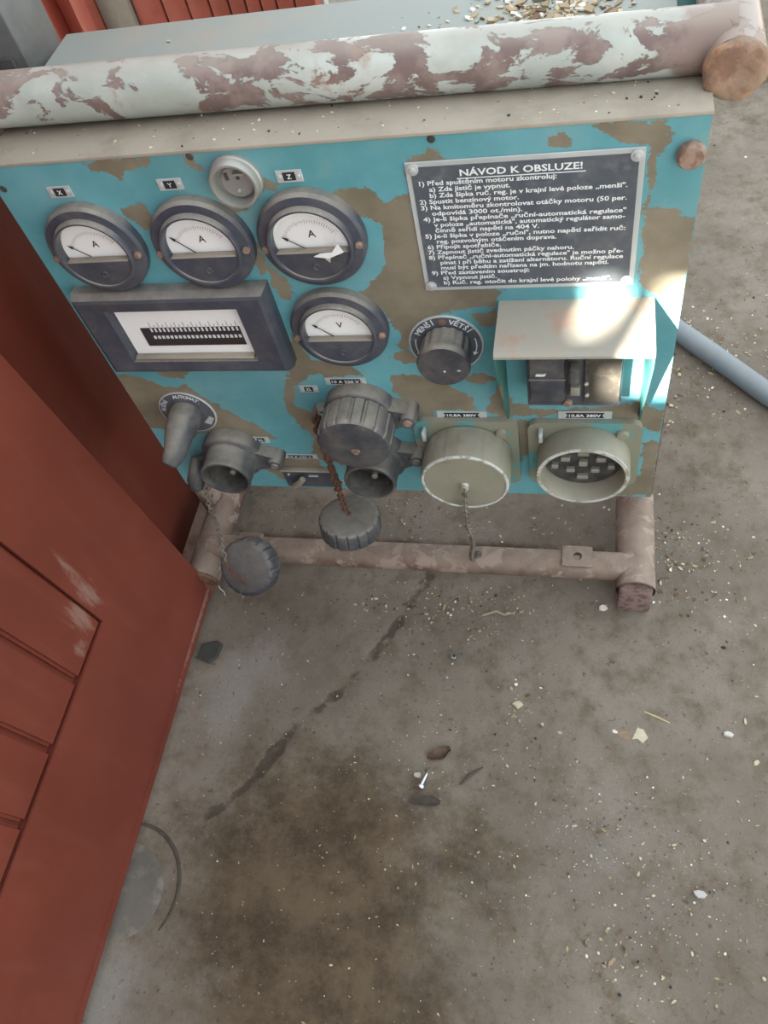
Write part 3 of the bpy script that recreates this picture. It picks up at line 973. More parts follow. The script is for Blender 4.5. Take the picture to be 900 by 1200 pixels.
# --- round inlet with lid ring (lamp socket)
def inlet():
    cx, cz = -.3008, .7655
    b = MB().lathe([(.0238, 0), (.0238, .004), (.0225, .0055), (.0222, .0115), (.0212, .0135), (.0192, .0135), (.0185, .012), (.018, .0015), (0, .0012)], (cx, 0, cz), seg=44)
    g = part(b, 'inlet_socket', M['aluminium_dusty'])
    MB().lathe([(.0150, .001), (.0150, .004), (.0140, .0048), (0, .0048)], (cx + .001, 0, cz - .001), seg=36).build('insert', M['aluminium_dusty'], g)
    MB().box((cx - .0085, -.0056, cz + .002), (cx - .0055, -.0042, cz + .009)).build('contact_slot', M['insert_dark'], g, smooth=False)
    MB().box((cx + .0015, -.0056, cz + .002), (cx + .0045, -.0042, cz + .008)).build('contact_slot', M['insert_dark'], g, smooth=False)
    MB().lathe([(.0016, .0045), (.0014, .0062), (0, .0066)], (cx + .0005, 0, cz - .0085), seg=12).build('screw', M['aluminium'], g)
    MB().box((cx + .002, -.0115, cz + .0095), (cx + .013, -.0045, cz + .0112)).build('catch', M['aluminium_dusty'], g)


inlet()


# --- voltage regulator knob on its round plate
def regulator():
    cx, cz = -.1392, .5612
    b = MB().lathe([(.0392, 0), (.0392, .001), (.0385, .0016), (.0372, .0016), (.0371, .0012), (0, .0012)], (cx, 0, cz), seg=64)
    g = part(b, 'regulator_dial', M['aluminium'])
    MB().lathe([(.0372, .0010), (.0371, .0017), (0, .0017)], (cx, 0, cz), seg=56).build('black_field', M['plate_black'], g)
    items = arc_word('MENŠÍ', cx, cz, .0290, 128, 9.5, .0062) + arc_word('VĚTŠÍ', cx, cz, .0290, 55, 9.5, .0062)
    lettering('lettering', M['letter_white'], g, items, -.0019, .02)
    for s in (1, -1):
        b = MB()
        for i in range(9):
            a0 = math.radians(90 + s * (74 + i * 4)); a1 = math.radians(90 + s * (74 + (i + 1) * 4))
            b.add([(cx + r * math.cos(a), -.0019, cz + r * math.sin(a)) for a, r in ((a0, .0312), (a0, .0322), (a1, .0322), (a1, .0312))], [[0, 1, 2, 3]])
        a = math.radians(90 + s * 110); a2 = math.radians(90 + s * 119)
        b.add([(cx + .0290 * math.cos(a), -.0019, cz + .0290 * math.sin(a)), (cx + .0344 * math.cos(a), -.0019, cz + .0344 * math.sin(a)),
               (cx + .0317 * math.cos(a2), -.0019, cz + .0317 * math.sin(a2))], [[0, 1, 2]])
        b.build('arrow', M['letter_white'], g, smooth=False)
    MB().lathe([(.0042, .0012), (.0042, .0026), (0, .0034)], (cx - .0005, 0, cz + .0315), seg=14).build('screw', M['rust_screw'], g)
    b = MB()
    sc = lambda a, i: 1 + (.045 * max(-.4, min(.4, math.cos(16 * a))) if 1 <= i <= 4 else 0)
    b.lathe([(.0225, .0015), (.0250, .003), (.0262, .012), (.0262, .015), (.0262, .0245), (.0274, .0265), (.0276, .0315), (.0262, .0345), (.012, .0352), (0, .0352)],
            (cx + .001, 0, cz + .001), seg=96, rf=sc)
    k = b.build('knob', M['bakelite'], g)
    MB().lathe([(.001, .0350), (.0009, .0362), (0, .0364)], (cx + .002, 0, cz - .004), seg=8).build('dot', M['letter_white'], k)
    MB().box((cx + .015, -.0358, cz - .004), (cx + .0185, -.0350, cz - .0022)).build('index_mark', M['letter_worn'], k)


regulator()


# --- selector switch
def selector():
    cx, cz = -.4766, .4495
    b = MB().lathe([(.0368, 0), (.0368, .001), (.0360, .0016), (.0350, .0016), (.0349, .0012), (0, .0012)], (cx, 0, cz), seg=60)
    g = part(b, 'selector_dial', M['aluminium'])
    MB().lathe([(.0350, .0010), (.0349, .0017), (0, .0017)], (cx, 0, cz), seg=56).build('black_field', M['plate_black'], g)
    lettering('lettering', M['letter_white'], g, arc_word('RUČNÍ', cx, cz, .0275, 150, 9, .0055) + arc_word('AUTOMAT.', cx, cz, .0275, 70, 9, .0055), -.0019, .02)
    MB().prism([(cx + .016, cz - .018), (cx + .027, cz - .006), (cx + .032, cz - .010), (cx + .024, cz - .022)], -.0022, -.0016).build('bare_patch', M['aluminium'], g, smooth=False)
    b = MB()
    b.lathe([(.0205, .0015), (.0205, .016), (.0190, .0195), (.012, .0215), (0, .022)], (cx - .001, 0, cz), seg=36)
    pts = [(cx, -.016, cz + .004), (cx - .001, -.030, cz + .001), (cx - .003, -.044, cz - .006), (cx - .006, -.056, cz - .013), (cx - .009, -.062, cz - .016), (cx - .0115, -.0680, cz - .019), (cx - .0122, -.0700, cz - .0198)]
    b.tube(pts, [.0185, .0180, .0160, .0138, .0125, .0095, .004], 22)
    k = b.build('handle', M['bakelite'], g)
    MB().box((cx + .0085, -.0235, cz - .012), (cx + .0125, -.0165, cz + .013), .001).build('rib', M['bakelite_bare'], k)


selector()


# --- chain made of links
def chain(mb, pts, ln=.007, r=.00075, wd=.0022):
    pts = [Vector(p) for p in pts]
    d = [0]
    for a, b in zip(pts, pts[1:]): d.append(d[-1] + (b - a).length)
    n = int(d[-1] / (ln * .72))
    def at(s):
        for i in range(len(pts) - 1):
            if s <= d[i + 1] or i == len(pts) - 2:
                t = (s - d[i]) / max(1e-9, d[i + 1] - d[i]); return pts[i].lerp(pts[i + 1], max(0, min(1, t)))
    for i in range(n):
        s0 = d[-1] * i / n; p = at(s0); q = at(s0 + ln * .72)
        t = (q - p).normalized(); m = (p + q) / 2
        a = Vector((1, 0.3, 0)) if i % 2 else Vector((0.2, -1, 0.3))
        u = (a - t * a.dot(t)).normalized()
        loop = []
        for k in range(10):
            th = 2 * math.pi * k / 10
            loop.append(m + t * (ln / 2 * math.cos(th)) + u * (wd * math.sin(th)))
        w = t.cross(u); vs_, fs = [], []
        for k in range(10):
            c0 = loop[k]; rad = (c0 - m).normalized()
            for j in range(5):
                ph = 2 * math.pi * j / 5
                vs_.append(c0 + (rad * math.cos(ph) + w * math.sin(ph)) * r)
        for k in range(10):
            for j in range(5):
                k2, j2 = (k + 1) % 10, (j + 1) % 5
                fs.append([k * 5 + j, k * 5 + j2, k2 * 5 + j2, k2 * 5 + j])
        mb.add(vs_, fs)
    return mb


# --- screw cap shape shared by the black sockets
def screw_cap(mb, org, axis, h=.036, r=.0430, ref=None):
    ribs = 17
    def rf(a, i):
        if 1 <= i <= 5:
            x = (a * ribs / (2 * math.pi)) % 1.0
            return 0.955 if x < 0.17 else 1.0
        return 1.0
    mb.lathe([(r * .93, 0), (r * .995, 0), (r, .003), (r, h * .5), (r, h * .8), (r * .975, h * .9), (r * .93, h * .965), (r * .80, h), (r * .5, h + .0015), (0, h + .002)],
             org, axis, seg=140, rf=rf, ref=ref)
    return mb


def ear(mb, cx, cz, ang, reach, d, r=.0105):
    """mounting lug sticking out of a socket body"""
    dx, dz = math.cos(ang), math.sin(ang)
    ex, ez = cx + dx * reach, cz + dz * reach
    mb.lathe([(r, 0), (r, d * .8), (r * .85, d), (0, d)], (ex, 0, ez), seg=22)
    t = Vector((-dz, 0, dx)); s = Vector((dx, 0, dz))
    c0 = Vector((cx, 0, cz)) + s * (reach * .45); c1 = Vector((ex, 0, ez))
    vs_ = []
    for p, w in ((c0, r * 1.9), (c1, r * .95)):
        for sgn in (-1, 1):
            for y in (0, -d * .8):
                q = p + t * (w * sgn); vs_.append((q.x, y, q.z))
    mb.add(vs_, [[0, 1, 3, 2], [4, 6, 7, 5], [0, 4, 5, 1], [2, 3, 7, 6], [1, 5, 7, 3], [0, 2, 6, 4]])
    return ex, ez


def open_socket(cx, cz, ears, name='round_socket', depth=.050):
    b = MB()
    b.lathe([(.0410, 0), (.0410, .011), (.0395, .0155), (.036, .0185), (.0335, .0195), (.0325, .021), (.0318, depth - .006), (.0328, depth - .003), (.0322, depth), (.0292, depth)], (cx, 0, cz), seg=56)
    b.mat(1).lathe([(.0292, depth), (.0280, depth - .003), (.0272, .014), (0, .0135)], (cx, 0, cz), seg=56)
    b.mat(0)
    spots = [ear(b, cx, cz, math.radians(a), rr, .022) for a, rr in ears]
    g = part(b, name, [M['bakelite'], M['insert_dark']])
    MB().lathe([(.0262, .0137), (.0262, .0165), (.0, .0175)], (cx, 0, cz), seg=40).build('insert', M['insert_dark'], g)
    for a in (30, 150, 270):
        x = cx + .013 * math.cos(math.radians(a)); z = cz + .013 * math.sin(math.radians(a))
        MB().lathe([(.0042, .0165), (.0042, .030), (.003, .0315), (0, .032)], (x, 0, z), seg=16).build('pin', M['contact_metal'], g)
    b = MB()
    for k in range(3):
        a0 = math.radians(20 + k * 120)
    for x, z in spots:
        MB().lathe([(.0055, .0215), (.005, .0240), (0, .0248)], (x, 0, z), seg=14).build('ear_screw', M['gauge_dusty'], g)
    return g


sL = open_socket(-.4385, .377, [(-8, .058), (205, .060)])
# pear shaped hinge stop beside the left socket
MB().tube([(-.492, -.012, .372), (-.495, -.022, .360), (-.498, -.030, .346), (-.500, -.034, .334), (-.501, -.036, .329)], [.007, .009, .0118, .0100, .004], 16).build('stop', M['bakelite'], sL)
sM2 = open_socket(-.2486, .3765, [(8, .056)])


def capped_socket():
    cx, cz = -.2500, .4605
    b = MB()
    b.lathe([(.0430, 0), (.0430, .013), (.0415, .0170), (.039, .0190), (.036, .021), (.036, .026), (0, .026)], (cx, 0, cz), seg=56)
    e = ear(b, cx, cz, math.radians(2), .058, .026, .0105)
    ear(b, cx, cz, math.radians(182), .050, .018, .0085)
    g = part(b, 'round_socket', M['bakelite'])
    MB().lathe([(.0058, .0255), (.0052, .0275), (0, .0283)], (e[0], 0, e[1]), seg=14).build('ear_screw', M['rust_screw'], g)
    o = screw_cap(MB(), (cx, -.0225, cz), (0, -1, 0), h=.037).build('screw_cap', M['bakelite'], g)
    MB().lathe([(.006, .0603), (.0045, .0622), (0, .0632)], (cx + .002, 0, cz - .006), seg=14, rf=lambda a, i: 1 + .15 * math.sin(3 * a)).build('rivet', M['rust_screw'], g)
    b = chain(MB(), [(-.300, -.018, .476), (-.302, -.026, .440), (-.3015, -.030, .410), (-.299, -.034, .380), (-.2985, -.034, .355), (-.302, -.032, .325), (-.306, -.026, .298), (-.309, -.020, .262)], .011, .0014, .0036)
    chain(b, [(-.301, -.020, .474), (-.304, -.024, .450), (-.298, -.035, .39), (-.300, -.036, .36), (-.304, -.030, .33)], .011, .0014, .0036)
    b.build('chain', M['chain_rust'], g)
    # loose cap hanging from that chain
    ax = Vector((0.05, 0.20, 0.97)).normalized()
    top = Vector((-.3120, -.010, .2440))
    o = screw_cap(MB(), top - ax * .030, ax, h=.028, r=.0435).build('hanging_cap', M['bakelite'], g)
    MB().lathe([(.0035, .0), (.003, .002), (0, .003)], top, ax, 12).build('rivet', M['chain_rust'], o)


capped_socket()

# loose cap hanging from the left socket
ax = Vector((-0.12, -0.70, 0.70)).normalized()
top = Vector((-.4740, -.0720, .1800))
o = screw_cap(MB(), top - ax * .030, ax, h=.028, r=.0438).build('hanging_cap', M['bakelite_bare'], sL)
MB().lathe([(.005, .0), (.004, .003), (0, .004)], top + Vector((-.004, -.006, -.012)), ax, 12).build('rivet', M['rust_screw'], o)
b = chain(MB(), [(-.478, -.02, .372), (-.4820, -.036, .345), (-.4880, -.046, .315), (-.4885, -.050, .290), (-.4885, -.052, .272), (-.496, -.056, .235), (-.500, -.0600, .212), (-.497, -.070, .198)], .0095, .0011, .0029)
b.build('chain', M['chain_steel'], sL)
chain(MB(), [(-.494, -.076, .202), (-.484, -.086, .182), (-.472, -.090, .166)], .008, .001, .0022).build('chain_end', M['chain_rust'], sL)


# --- square flanged power sockets
def flange(cx, cz, w, h):
    b = MB().box((cx - w / 2, -.006, cz - h / 2), (cx + w / 2, 0, cz + h / 2), .0)
    b = MB(); r = .012; poly = []
    for sx, sz, a0 in ((1, 1, 0), (-1, 1, 90), (-1, -1, 180), (1, -1, 270)):
        for k in range(7):
            a = math.radians(a0 + 15 * k)
            poly.append((cx + sx * (w / 2 - r) + r * math.cos(a), cz + sz * (h / 2 - r) + r * math.sin(a)))
    b.prism(poly, -.0075, 0)
    return b


def flange_bits(g, cx, cz):
    MB().lathe([(.0072, .007), (.0072, .0095), (.0058, .0118), (0, .0125)], (cx + .0415, 0, cz + .040), seg=20).build('flange_screw', M['khaki_alloy'], g)
    MB().box((cx - .050, -.0175, cz + .034), (cx - .0455, -.007, cz + .050), .001).build('latch', M['khaki_edge'], g)


def power_capped():
    cx, cz = -.1316, .3845
    g = part(flange(cx, cz, .122, .119), 'power_socket', M['teal_khaki'], smooth=False)
    flange_bits(g, cx, cz)
    rf = lambda a, i: (1 - .012 * (1 if (a * 22 / (2 * math.pi)) % 1 < .12 else 0)) if 1 <= i <= 3 else 1
    b = MB().lathe([(.050, .007), (.0528, .009), (.0532, .030), (.0530, .046), (.0518, .0505), (.0500, .0520)], (cx, 0, cz), seg=132, rf=rf)
    b.mat(1).lathe([(.0518, .0505), (.0508, .0526), (.0488, .0527), (.0484, .0515)], (cx, 0, cz), seg=72)
    b.mat(0).lathe([(.0486, .0515), (.030, .0518), (0, .0520)], (cx, 0, cz), seg=72)
    k = b.build('screw_cap', [M['khaki_alloy'], M['khaki_edge']], g)
    MB().lathe([(.0052, .0515), (.005, .0560), (.0035, .0585), (.0015, .058), (0, .0560)], (cx, 0, cz - .004), seg=18).build('chain_ring', M['khaki_edge'], k)
    chain(MB(), [(cx, -.058, cz - .004), (cx - .0005, -.0625, cz - .018), (cx - .002, -.062, cz - .045), (cx - .004, -.058, cz - .085), (cx - .002, -.050, cz - .12),
                 (cx - .006, -.036, cz - .165), (cx - .014, -.020, cz - .215), (cx - .018, -.008, cz - .243),
                 (cx - .020, .002, cz - .270), (cx - .021, .010, cz - .290), (cx - .022, .022, cz - .2945), (cx - .016, .030, cz - .2945), (cx - .012, .022, cz - .2945), (cx - .020, .014, cz - .290)],
          .0085, .0012, .0029).build('chain', M['chain_steel'], k)


def power_open():
    cx, cz = .0028, .3845
    g = part(flange(cx, cz, .125, .116), 'power_socket', M['teal_khaki'], smooth=False)
    flange_bits(g, cx, cz)
    b = MB().lathe([(.0520, .007), (.0528, .010), (.0525, .0365), (.0515, .0390), (.0470, .0392), (.0455, .037), (.0448, .013), (0, .0128)], (cx, 0, cz), seg=72)
    ring = b.build('collar', M['khaki_alloy'], g)
    MB().lathe([(.0520, .0370), (.0517, .0393), (.0482, .0395), (.0472, .0388)], (cx, 0, cz), seg=72).build('worn_edge', M['khaki_edge'], g)
    MB().lathe([(.0438, .0130), (.0436, .0155), (0, .0155)], (cx, 0, cz), seg=56).build('insert', M['insert_dark'], g)
    for (x, z, w, h) in ((0, .019, .013, .007), (-.020, .008, .011, .007), (.020, .008, .011, .007), (0, .0, .010, .008), (-.014, -.013, .010, .006), (.014, -.013, .010, .006), (0, -.026, .013, .006),
                         (-.032, -.006, .008, .007), (.032, -.006, .008, .007)):
        MB().box((cx + x - w / 2, -.021, cz + z - h / 2), (cx + x + w / 2, -.015, cz + z + h / 2), .0008, 1).build('contact', M['contact_metal'], g)


M['teal_khaki'] = surf('teal_khaki', c(132, 134, 116), c(92, 146, 146), 20, 0.52, 0.58, 0.92, dust=0.8, dust_lo=0.2, dust_hi=0.7, rough=0.55, bump=0.12)
power_capped()
power_open()


# --- breaker with its sheet metal hood
def hood():
    x0, x1, zt, dep, t = -.0815, .0612, .6165, .0705, .0022
    b = MB()
    # slightly rounded top sheet
    prof = [(0, zt + .0005), (-.02, zt + .0004), (-.055, zt), (-.066, zt - .0008), (-dep, zt - .0035), (-dep, zt - .0065), (-dep + t, zt - .0065), (-.064, zt - t - .001), (0, zt - t)]
    n = len(prof)
    vs_ = [(x0, y, z) for y, z in prof] + [(x1, y, z) for y, z in prof]
    b.add(vs_, [list(range(n)), list(range(2 * n - 1, n - 1, -1))] + [[i, n + i, n + (i + 1) % n, (i + 1) % n] for i in range(n)])
    b.mat(1)
    for xa, xb in ((x0, x0 + t), (x1 - t, x1)):
        poly = [(0, zt - .001), (-dep + .001, zt - .005), (-dep + .001, zt - .02), (-.012, .455), (0, .449)]
        k = len(poly)
        b.add([(xa, y, z) for y, z in poly] + [(xb, y, z) for y, z in poly],
              [list(range(k)), list(range(2 * k - 1, k - 1, -1))] + [[i, k + i, k + (i + 1) % k, (i + 1) % k] for i in range(k)])
    return part(b, 'breaker_hood', [M['hood_metal'], M['teal_side']], angle=30)


hood()


def breaker():
    g = part(MB().box((-.056, -.028, .496), (.0378, 0, .602), .002), 'circuit_breaker', M['gauge_black'])
    MB().box((-.053, -.0325, .508), (-.018, -.027, .572), .0015).build('cover_block', M['bakelite_bare'], g)
    MB().box((-.0535, -.0335, .5405), (-.0175, -.0322, .5425)).build('seam_strip', M['gauge_dusty'], g, smooth=False)
    MB().box((-.0155, -.0315, .515), (-.002, -.027, .598), .001).build('toggle_slot', M['insert_dark'], g)
    MB().box((-.0135, -.0435, .545), (-.004, -.028, .566), .002).build('toggle', M['bakelite_bare'], g)
    MB().box((-.0125, -.0365, .521), (-.003, -.030, .533), .001).build('toggle_end', M['contact_metal'], g)
    MB().box((.001, -.0310, .505), (.036, -.027, .596), .001).build('window_field', M['glossy_window'], g)
    MB().lathe([(.0048, .027), (.0045, .0305), (0, .0315)], (-.015, 0, .502), seg=14).build('seal', M['rust_screw'], g)
    for x, z in ((.003, .534), (.004, .517)):
        MB().lathe([(.0022, .030), (.002, .0325), (0, .033)], (x, 0, z), seg=10).build('screw', M['aluminium'], g)
    MB().prism([(-.047, .5475), (-.038, .5475), (-.036, .551), (-.040, .550), (-.046, .5505)], -.0340, -.0326).build('paint_fleck', M['letter_white'], g, smooth=False)


M['glossy_window'] = surf('glossy_window', c(78, 74, 68), c(120, 112, 100), 40, 0.5, 0.75, rough=0.18, bump=0.02, spec=0.6)
breaker()


# --- small lever plate at the bottom edge
def lever_plate():
    x0, x1 = -.3870, -.3120
    b = MB()
    prof = [(0, .3390), (-.006, .3382), (-.006, .3355), (-.0025, .334), (-.0025, .298), (0, .298)]
    n = len(prof)
    b.add([(x0, y, z) for y, z in prof] + [(x1, y, z) for y, z in prof],
          [list(range(n)), list(range(2 * n - 1, n - 1, -1))] + [[i, n + i, n + (i + 1) % n, (i + 1) % n] for i in range(n)])
    g = part(b, 'lever_bracket', M['gauge_black'], smooth=False)
    MB().box((x0, -.0075, .3365), (x1, -.0005, .3395), .0008).build('ledge', M['lip_dusty'], g)
    MB().tube([(-.3745, -.008, .3065), (-.366, -.012, .3165), (-.3565, -.012, .3275)], [.0042, .0048, .004], 12).build('lever', M['khaki_alloy'], g)
    MB().box((-.351, -.0042, .3225), (-.338, -.0024, .3250)).build('pointer_mark', M['aluminium'], g, smooth=False)
    MB().lathe([(.002, .002), (.0018, .004), (0, .0045)], (-.379, 0, .3255), seg=10).build('screw', M['aluminium'], g)


lever_plate()
# grey box at the left end of the top cover
b = MB().box((-.628, .16, .70), (-.5600, .235, .885), .005)
o = part(b, 'side_box', M['grey_box'])
MB().box((-.622, .1550, .74), (-.572, .1606, .812), .002).build('dark_panel', M['grey_box_dark'], o)
MB().tube([(-.612, .152, .785), (-.60, .147, .797), (-.585, .152, .800)], .004, 10).build('lever', M['chain_steel'], o)
flush_text()


# ------------------------------------------------------------------ blue-grey hose on the floor
b = MB().tube([(-.10, .80, .02), (.04, .71, .02), (.11, .635, .02), (.169, .564, .02), (.24, .486, .02), (.31, .407, .02), (.39, .33, .02), (.50, .26, .02), (.66, .22, .02)], .0185, 24)
o = b.build('hose', M['hose'])
tag(o, 'blue-grey plastic pipe lying on the floor beside the teal panel', 'pipe')


# ------------------------------------------------------------------ litter
def flake(mb_v, mb_f, tint, x, y, z, s, col, elong=1.0, thick=0.25):
    a = random.uniform(0, 6.283); n = random.choice((4, 5, 6)); k = len(mb_v)
    ca, sa = math.cos(a), math.sin(a); tx, ty = random.uniform(-.35, .35), random.uniform(-.35, .35)
    for lv in (0, 1):
        for i in range(n):
            th = 6.283 * i / n; r = s * random.uniform(.65, 1.1)
            px, py = r * math.cos(th) * elong, r * math.sin(th)
            mb_v.append((x + px * ca - py * sa, y + px * sa + py * ca, z + (px * tx + py * ty) * (1 if elong < 2 else .2) + s * .35 + (lv - .5) * s * thick * 2))
            tint.append(col)
    mb_f.append([k + i for i in range(n)][::-1]); mb_f.append([k + n + i for i in range(n)])
    for i in range(n): mb_f.append([k + i, k + (i + 1) % n, k + n + (i + 1) % n, k + n + i])


def scatter(name, spots, palette, label, cat, z=0.0):
    v, f, t = [], [], []
    for (cx, cy, sx, sy, n, s0, s1) in spots:
        for i in range(n):
            x, y = (random.gauss(cx, sx), random.gauss(cy, sy))
            if x < -0.59 or (abs(x) > 3): continue
            if z > 0 and not (-.53 < x < .062 and .088 < y < .222): continue
            col, el = random.choice(palette)
            j = random.uniform(.8, 1.15); col = tuple(min(1, q * j) for q in col[:3]) + (1,)
            s = s0 + (s1 - s0) * random.random() ** 2.5
            flake(v, f, t, x, y, z, s, col, el * random.uniform(.8, 1.3))
    me = bpy.data.meshes.new(name); me.from_pydata(v, [], f)
    a = me.color_attributes.new('tint', 'FLOAT_COLOR', 'POINT')
    a.data.foreach_set('color', np.array(t, np.float32).ravel())
    me.materials.append(M['chips'])
    o = link(name, me)
    return tag(o, label, cat, kind='stuff')


CREAM, WHITE, BROWN, DARK, TAN = c(196, 184, 156), c(222, 220, 210), c(112, 88, 66), c(62, 56, 50), c(164, 146, 116)
scatter('floor_litter', [
    (-.05, -.2, .25, .22, 900, .0004, .0018), (.19, .2, .05, .2, 420, .0005, .0026), (.24, .55, .06, .25, 420, .0006, .0032),
    (-.22, -.02, .13, .022, 320, .0005, .0024), (-.28, .14, .2, .04, 300, .0005, .0022), (-.06, -.17, .02, .025, 70, .0006, .003), (.02, -.33, .04, .03, 110, .0005, .002),
    (.13, -.42, .06, .06, 220, .0005, .002), (.06, -.49, .02, .02, 60, .0005, .0024), (.14, .06, .03, .06, 200, .0006, .0028), (-.42, -.16, .07, .08, 200, .0004, .0014),
    (.04, -.02, .04, .02, 90, .0005, .0022), (.35, .9, .15, .4, 260, .0006, .0032), (0, -.3, .25, .25, 900, .0004, .0014), (-.4, -.4, .1, .15, 260, .0004, .0014)],
    [(CREAM, 1.3), (WHITE, 1.0), (TAN, 1.2), (BROWN, 1.5), (DARK, 1.2), (BROWN, 1.6), (TAN, 2.6), (TAN, 1.3), (CREAM, 2.0)],
    'fine chips, grit and straw scattered over the concrete floor', 'litter')
scatter('cover_litter', [(-.035, .165, .035, .03, 420, .001, .0048), (-.1, .15, .05, .03, 60, .0008, .003), (-.45, .12, .06, .03, 40, .0005, .002)],
        [(CREAM, 1.6), (TAN, 2.4), (CREAM, 1.2), (BROWN, 1.6), (WHITE, 1.3)], 'pale wood shavings lying on the generator top cover', 'litter', z=PZ1 + .003)
# grit on the lip
lv, lf, lt = [], [], []
for i in range(110):
    x = random.uniform(-.53, .07); y = random.uniform(.004, .055)
    flake(lv, lf, lt, x, y, PZ1 + .0015, random.uniform(.0004, .0014), random.choice((WHITE, DARK, TAN, CREAM)), random.uniform(1, 1.8))
me = bpy.data.meshes.new('lip_grit'); me.from_pydata(lv, [], lf)
a = me.color_attributes.new('tint', 'FLOAT_COLOR', 'POINT'); a.data.foreach_set('color', np.array(lt, np.float32).ravel())
me.materials.append(M['chips'])
tag(link('lip_grit', me), 'fine grit lying on the dusty lip above the teal panel', 'grit', kind='stuff')


def slab(name, poly, z0, h, col, label, cat, tilt=(0, 0), rough=.8):
    """thin irregular flat piece lying on the floor"""
    n = len(poly); cx = sum(p[0] for p in poly) / n; cy = sum(p[1] for p in poly) / n
    b = MB(); vs_ = []
    for lv, sc_ in ((0, 1.0), (h * .6, 1.0), (h, .86)):
        vs_ += [(cx + (x - cx) * sc_, cy + (y - cy) * sc_, z0 + lv + abs((x - cx) * tilt[0]) + abs((y - cy) * tilt[1])) for x, y in poly]
    fs = [list(range(n))[::-1], [2 * n + i for i in range(n)]]
    for l in (0, 1): fs += [[l * n + i, l * n + (i + 1) % n, (l + 1) * n + (i + 1) % n, (l + 1) * n + i] for i in range(n)]
    b.add(vs_, fs)
    o = b.build(name, surf(name + '_surface', col, dark=.8, var=80, rough=rough, bump=.2), smooth=False)
    return tag(o, label, cat)


def ring_poly(cx, cy, rx, ry, n, ang=0, jit=.25):
    out = []
    for i in range(n):
        a = 6.283 * i / n; j = 1 + random.uniform(-jit, jit)
        x, y = rx * j * math.cos(a), ry * j * math.sin(a)
        out.append((cx + x * math.cos(ang) - y * math.sin(ang), cy + x * math.sin(ang) + y * math.cos(ang)))
    return out


slab('rubber_scrap', [(-.598, -.146), (-.597, -.120), (-.572, -.112), (-.560, -.118), (-.563, -.140), (-.574, -.152)], .0, .004, c(66, 66, 62), 'dark grey flat scrap on the floor beside the red door edge', 'scrap')
def curl(name, cx, cy, ln, wd, ang, col, label, cat, lift=.006, bend=.35):
    """thin curled leaf or bark sliver: tapering strip with rolled edges"""
    n, m = 12, 7; top = []
    for i in range(n):
        t = i / (n - 1); w = wd * (math.sin(math.pi * (t * .92 + .04)) ** .6) * (1 + .15 * math.sin(9 * t + ang * 5))
        for k in range(m):
            q = (k / (m - 1) - .5) * 2
            x = (t - .5) * ln; y = q * w / 2 + bend * ln * ((t - .5) ** 2)
            z = .0008 + lift * q * q * (0.5 + .5 * t) + .002 * math.sin(3.1 * t)
            top.append((cx + x * math.cos(ang) - y * math.sin(ang), cy + x * math.sin(ang) + y * math.cos(ang), z))
    K = len(top); vs_ = top + [(x, y, z + .0009) for x, y, z in top]; fs = []
    for i in range(n - 1):
        for k in range(m - 1):
            a = i * m + k; fs.append([a, a + 1, a + m + 1, a + m]); fs.append([K + a, K + a + m, K + a + m + 1, K + a + 1])
    rim = [i for i in range(m)] + [i * m + m - 1 for i in range(1, n)] + [(n - 1) * m + k for k in range(m - 2, -1, -1)] + [i * m for i in range(n - 2, 0, -1)]
    for a, b_ in zip(rim, rim[1:] + rim[:1]): fs.append([a, b_, K + b_, K + a])
    o = MB().add(vs_, fs).build(name, surf(name + '_surface', col, dark=.6, var=120, rough=.7, bump=.2))
    return tag(o, label, cat)


curl('leaf_scrap', -.183, -.261, .036, .017, .45, c(96, 76, 62), 'curled dark brown leaf above the small silver screw', 'leaf')
curl('bark_scrap', -.196, -.327, .044, .014, .02, c(86, 78, 70), 'dark bark sliver just below the small silver screw', 'bark', .004, -.1)
slab('wood_chip', [(.082, -.212), (.090, -.193), (.099, -.195), (.105, -.207), (.097, -.216), (.090, -.210)], 0, .003, c(206, 196, 170), 'cream wood chip below the straw on the right floor', 'chip')
slab('wood_chip', ring_poly(.074, -.207, .009, .007, 8), 0, .003, c(150, 128, 108), 'brown chip left of the cream wood chip', 'chip')
slab('pebble', ring_poly(.0419, -.011, .006, .005, 7), 0, .006, c(226, 222, 214), 'white pebble beside the wooden block under the base rail', 'pebble')
slab('pebble', ring_poly(.2097, -.1914, .006, .004, 7), 0, .005, c(222, 220, 214), 'white pebble alone on the right floor edge', 'pebble')
slab('pebble', ring_poly(-.2105, -.293, .005, .0045, 8), 0, .005, c(196, 188, 176), 'round beige pebble touching the small silver screw', 'pebble')
slab('pebble', ring_poly(-.0769, -.1754, .0075, .006, 8), 0, .004, c(206, 194, 168), 'cream pebble in the chips at the floor centre', 'pebble')
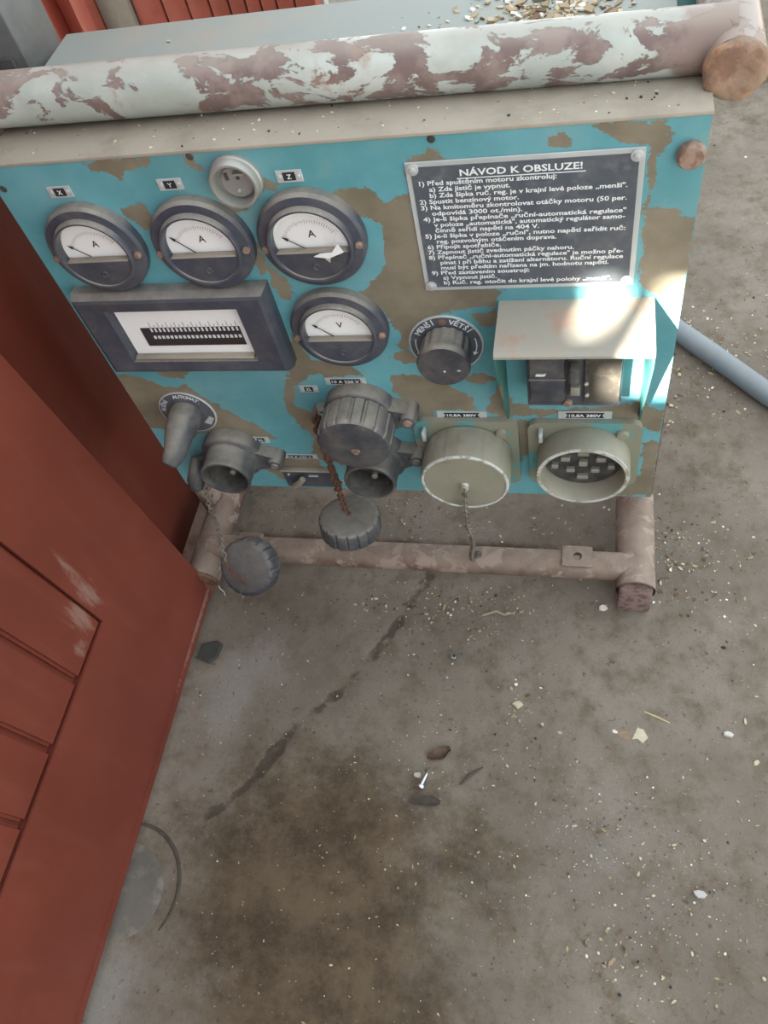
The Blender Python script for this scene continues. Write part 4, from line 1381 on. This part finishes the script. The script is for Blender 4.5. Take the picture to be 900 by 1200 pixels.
slab('pebble', ring_poly(.060, -.203, .004, .003, 7), 0, .004, c(222, 216, 206), 'small white pebble left of the brown chip', 'pebble')
slab('pebble', ring_poly(.163, -.40, .008, .005, 7), 0, .004, c(196, 194, 190), 'pale grey pebble on the lower right floor', 'pebble')
slab('yellow_scrap', ring_poly(-.318, .085, .008, .006, 6), 0, .004, c(220, 206, 150), 'yellow scrap on the floor behind the hanging cap under the panel', 'scrap')
tag(MB().tube([(.100, -.170, .0022), (.115, -.1755, .003), (.134, -.183, .0022)], [.0013, .0015, .0011], 8).build('straw', surf('straw_surface', c(206, 188, 146), bump=0)), 'single pale straw on the right floor above the cream chip', 'straw')
tag(MB().tube([(-.142, -.036, .003), (-.12, -.028, .005), (-.108, -.033, .004), (-.09, -.027, .003)], [.0016, .002, .0017, .001], 8).build('twig', surf('twig_surface', c(176, 156, 126), bump=.1)), 'crooked pale twig on the floor in front of the base tube', 'twig')
tag(MB().tube([(-.149, -.300, .003), (-.136, -.285, .0045), (-.119, -.272, .003)], [.0014, .0026, .001], 8).build('twig', surf('twig_dark', c(78, 68, 60), bump=.1)), 'short dark twig on the floor right of the curled leaf', 'twig')
# small silver screw
b = MB().lathe([(.0062, 0), (.0068, .0025), (.006, .0045), (.003, .005), (.0026, .019), (.0016, .022), (0, .0225)], (-.2040, -.311, .0068), (.35, .9, .12), 18)
tag(b.build('screw', surf('bright_steel', c(206, 212, 216), rough=.25, metal=.9, bump=0)), 'small shiny silver screw lying on the bare floor', 'screw')
b = MB().lathe([(.0055, 0), (.006, .002), (.0055, .005), (.0025, .0052), (.0022, .001)], (-.179, -.1083, 0.0005), (.1, -.1, 1), 6)
tag(b.build('hex_nut', surf('dull_steel', c(150, 152, 152), rough=.3, metal=.8, bump=0)), 'small steel nut on the floor below the base tube', 'nut')
# white thread caught on the corner of the door
tag(MB().tube([(-.597, -.021, .033), (-.590, -.018, .026), (-.588, -.022, .012), (-.583, -.024, .006), (-.580, -.03, .003)], .0011, 6).build('thread', M['twine_white']), 'frayed white thread at the bottom corner of the red door', 'thread')
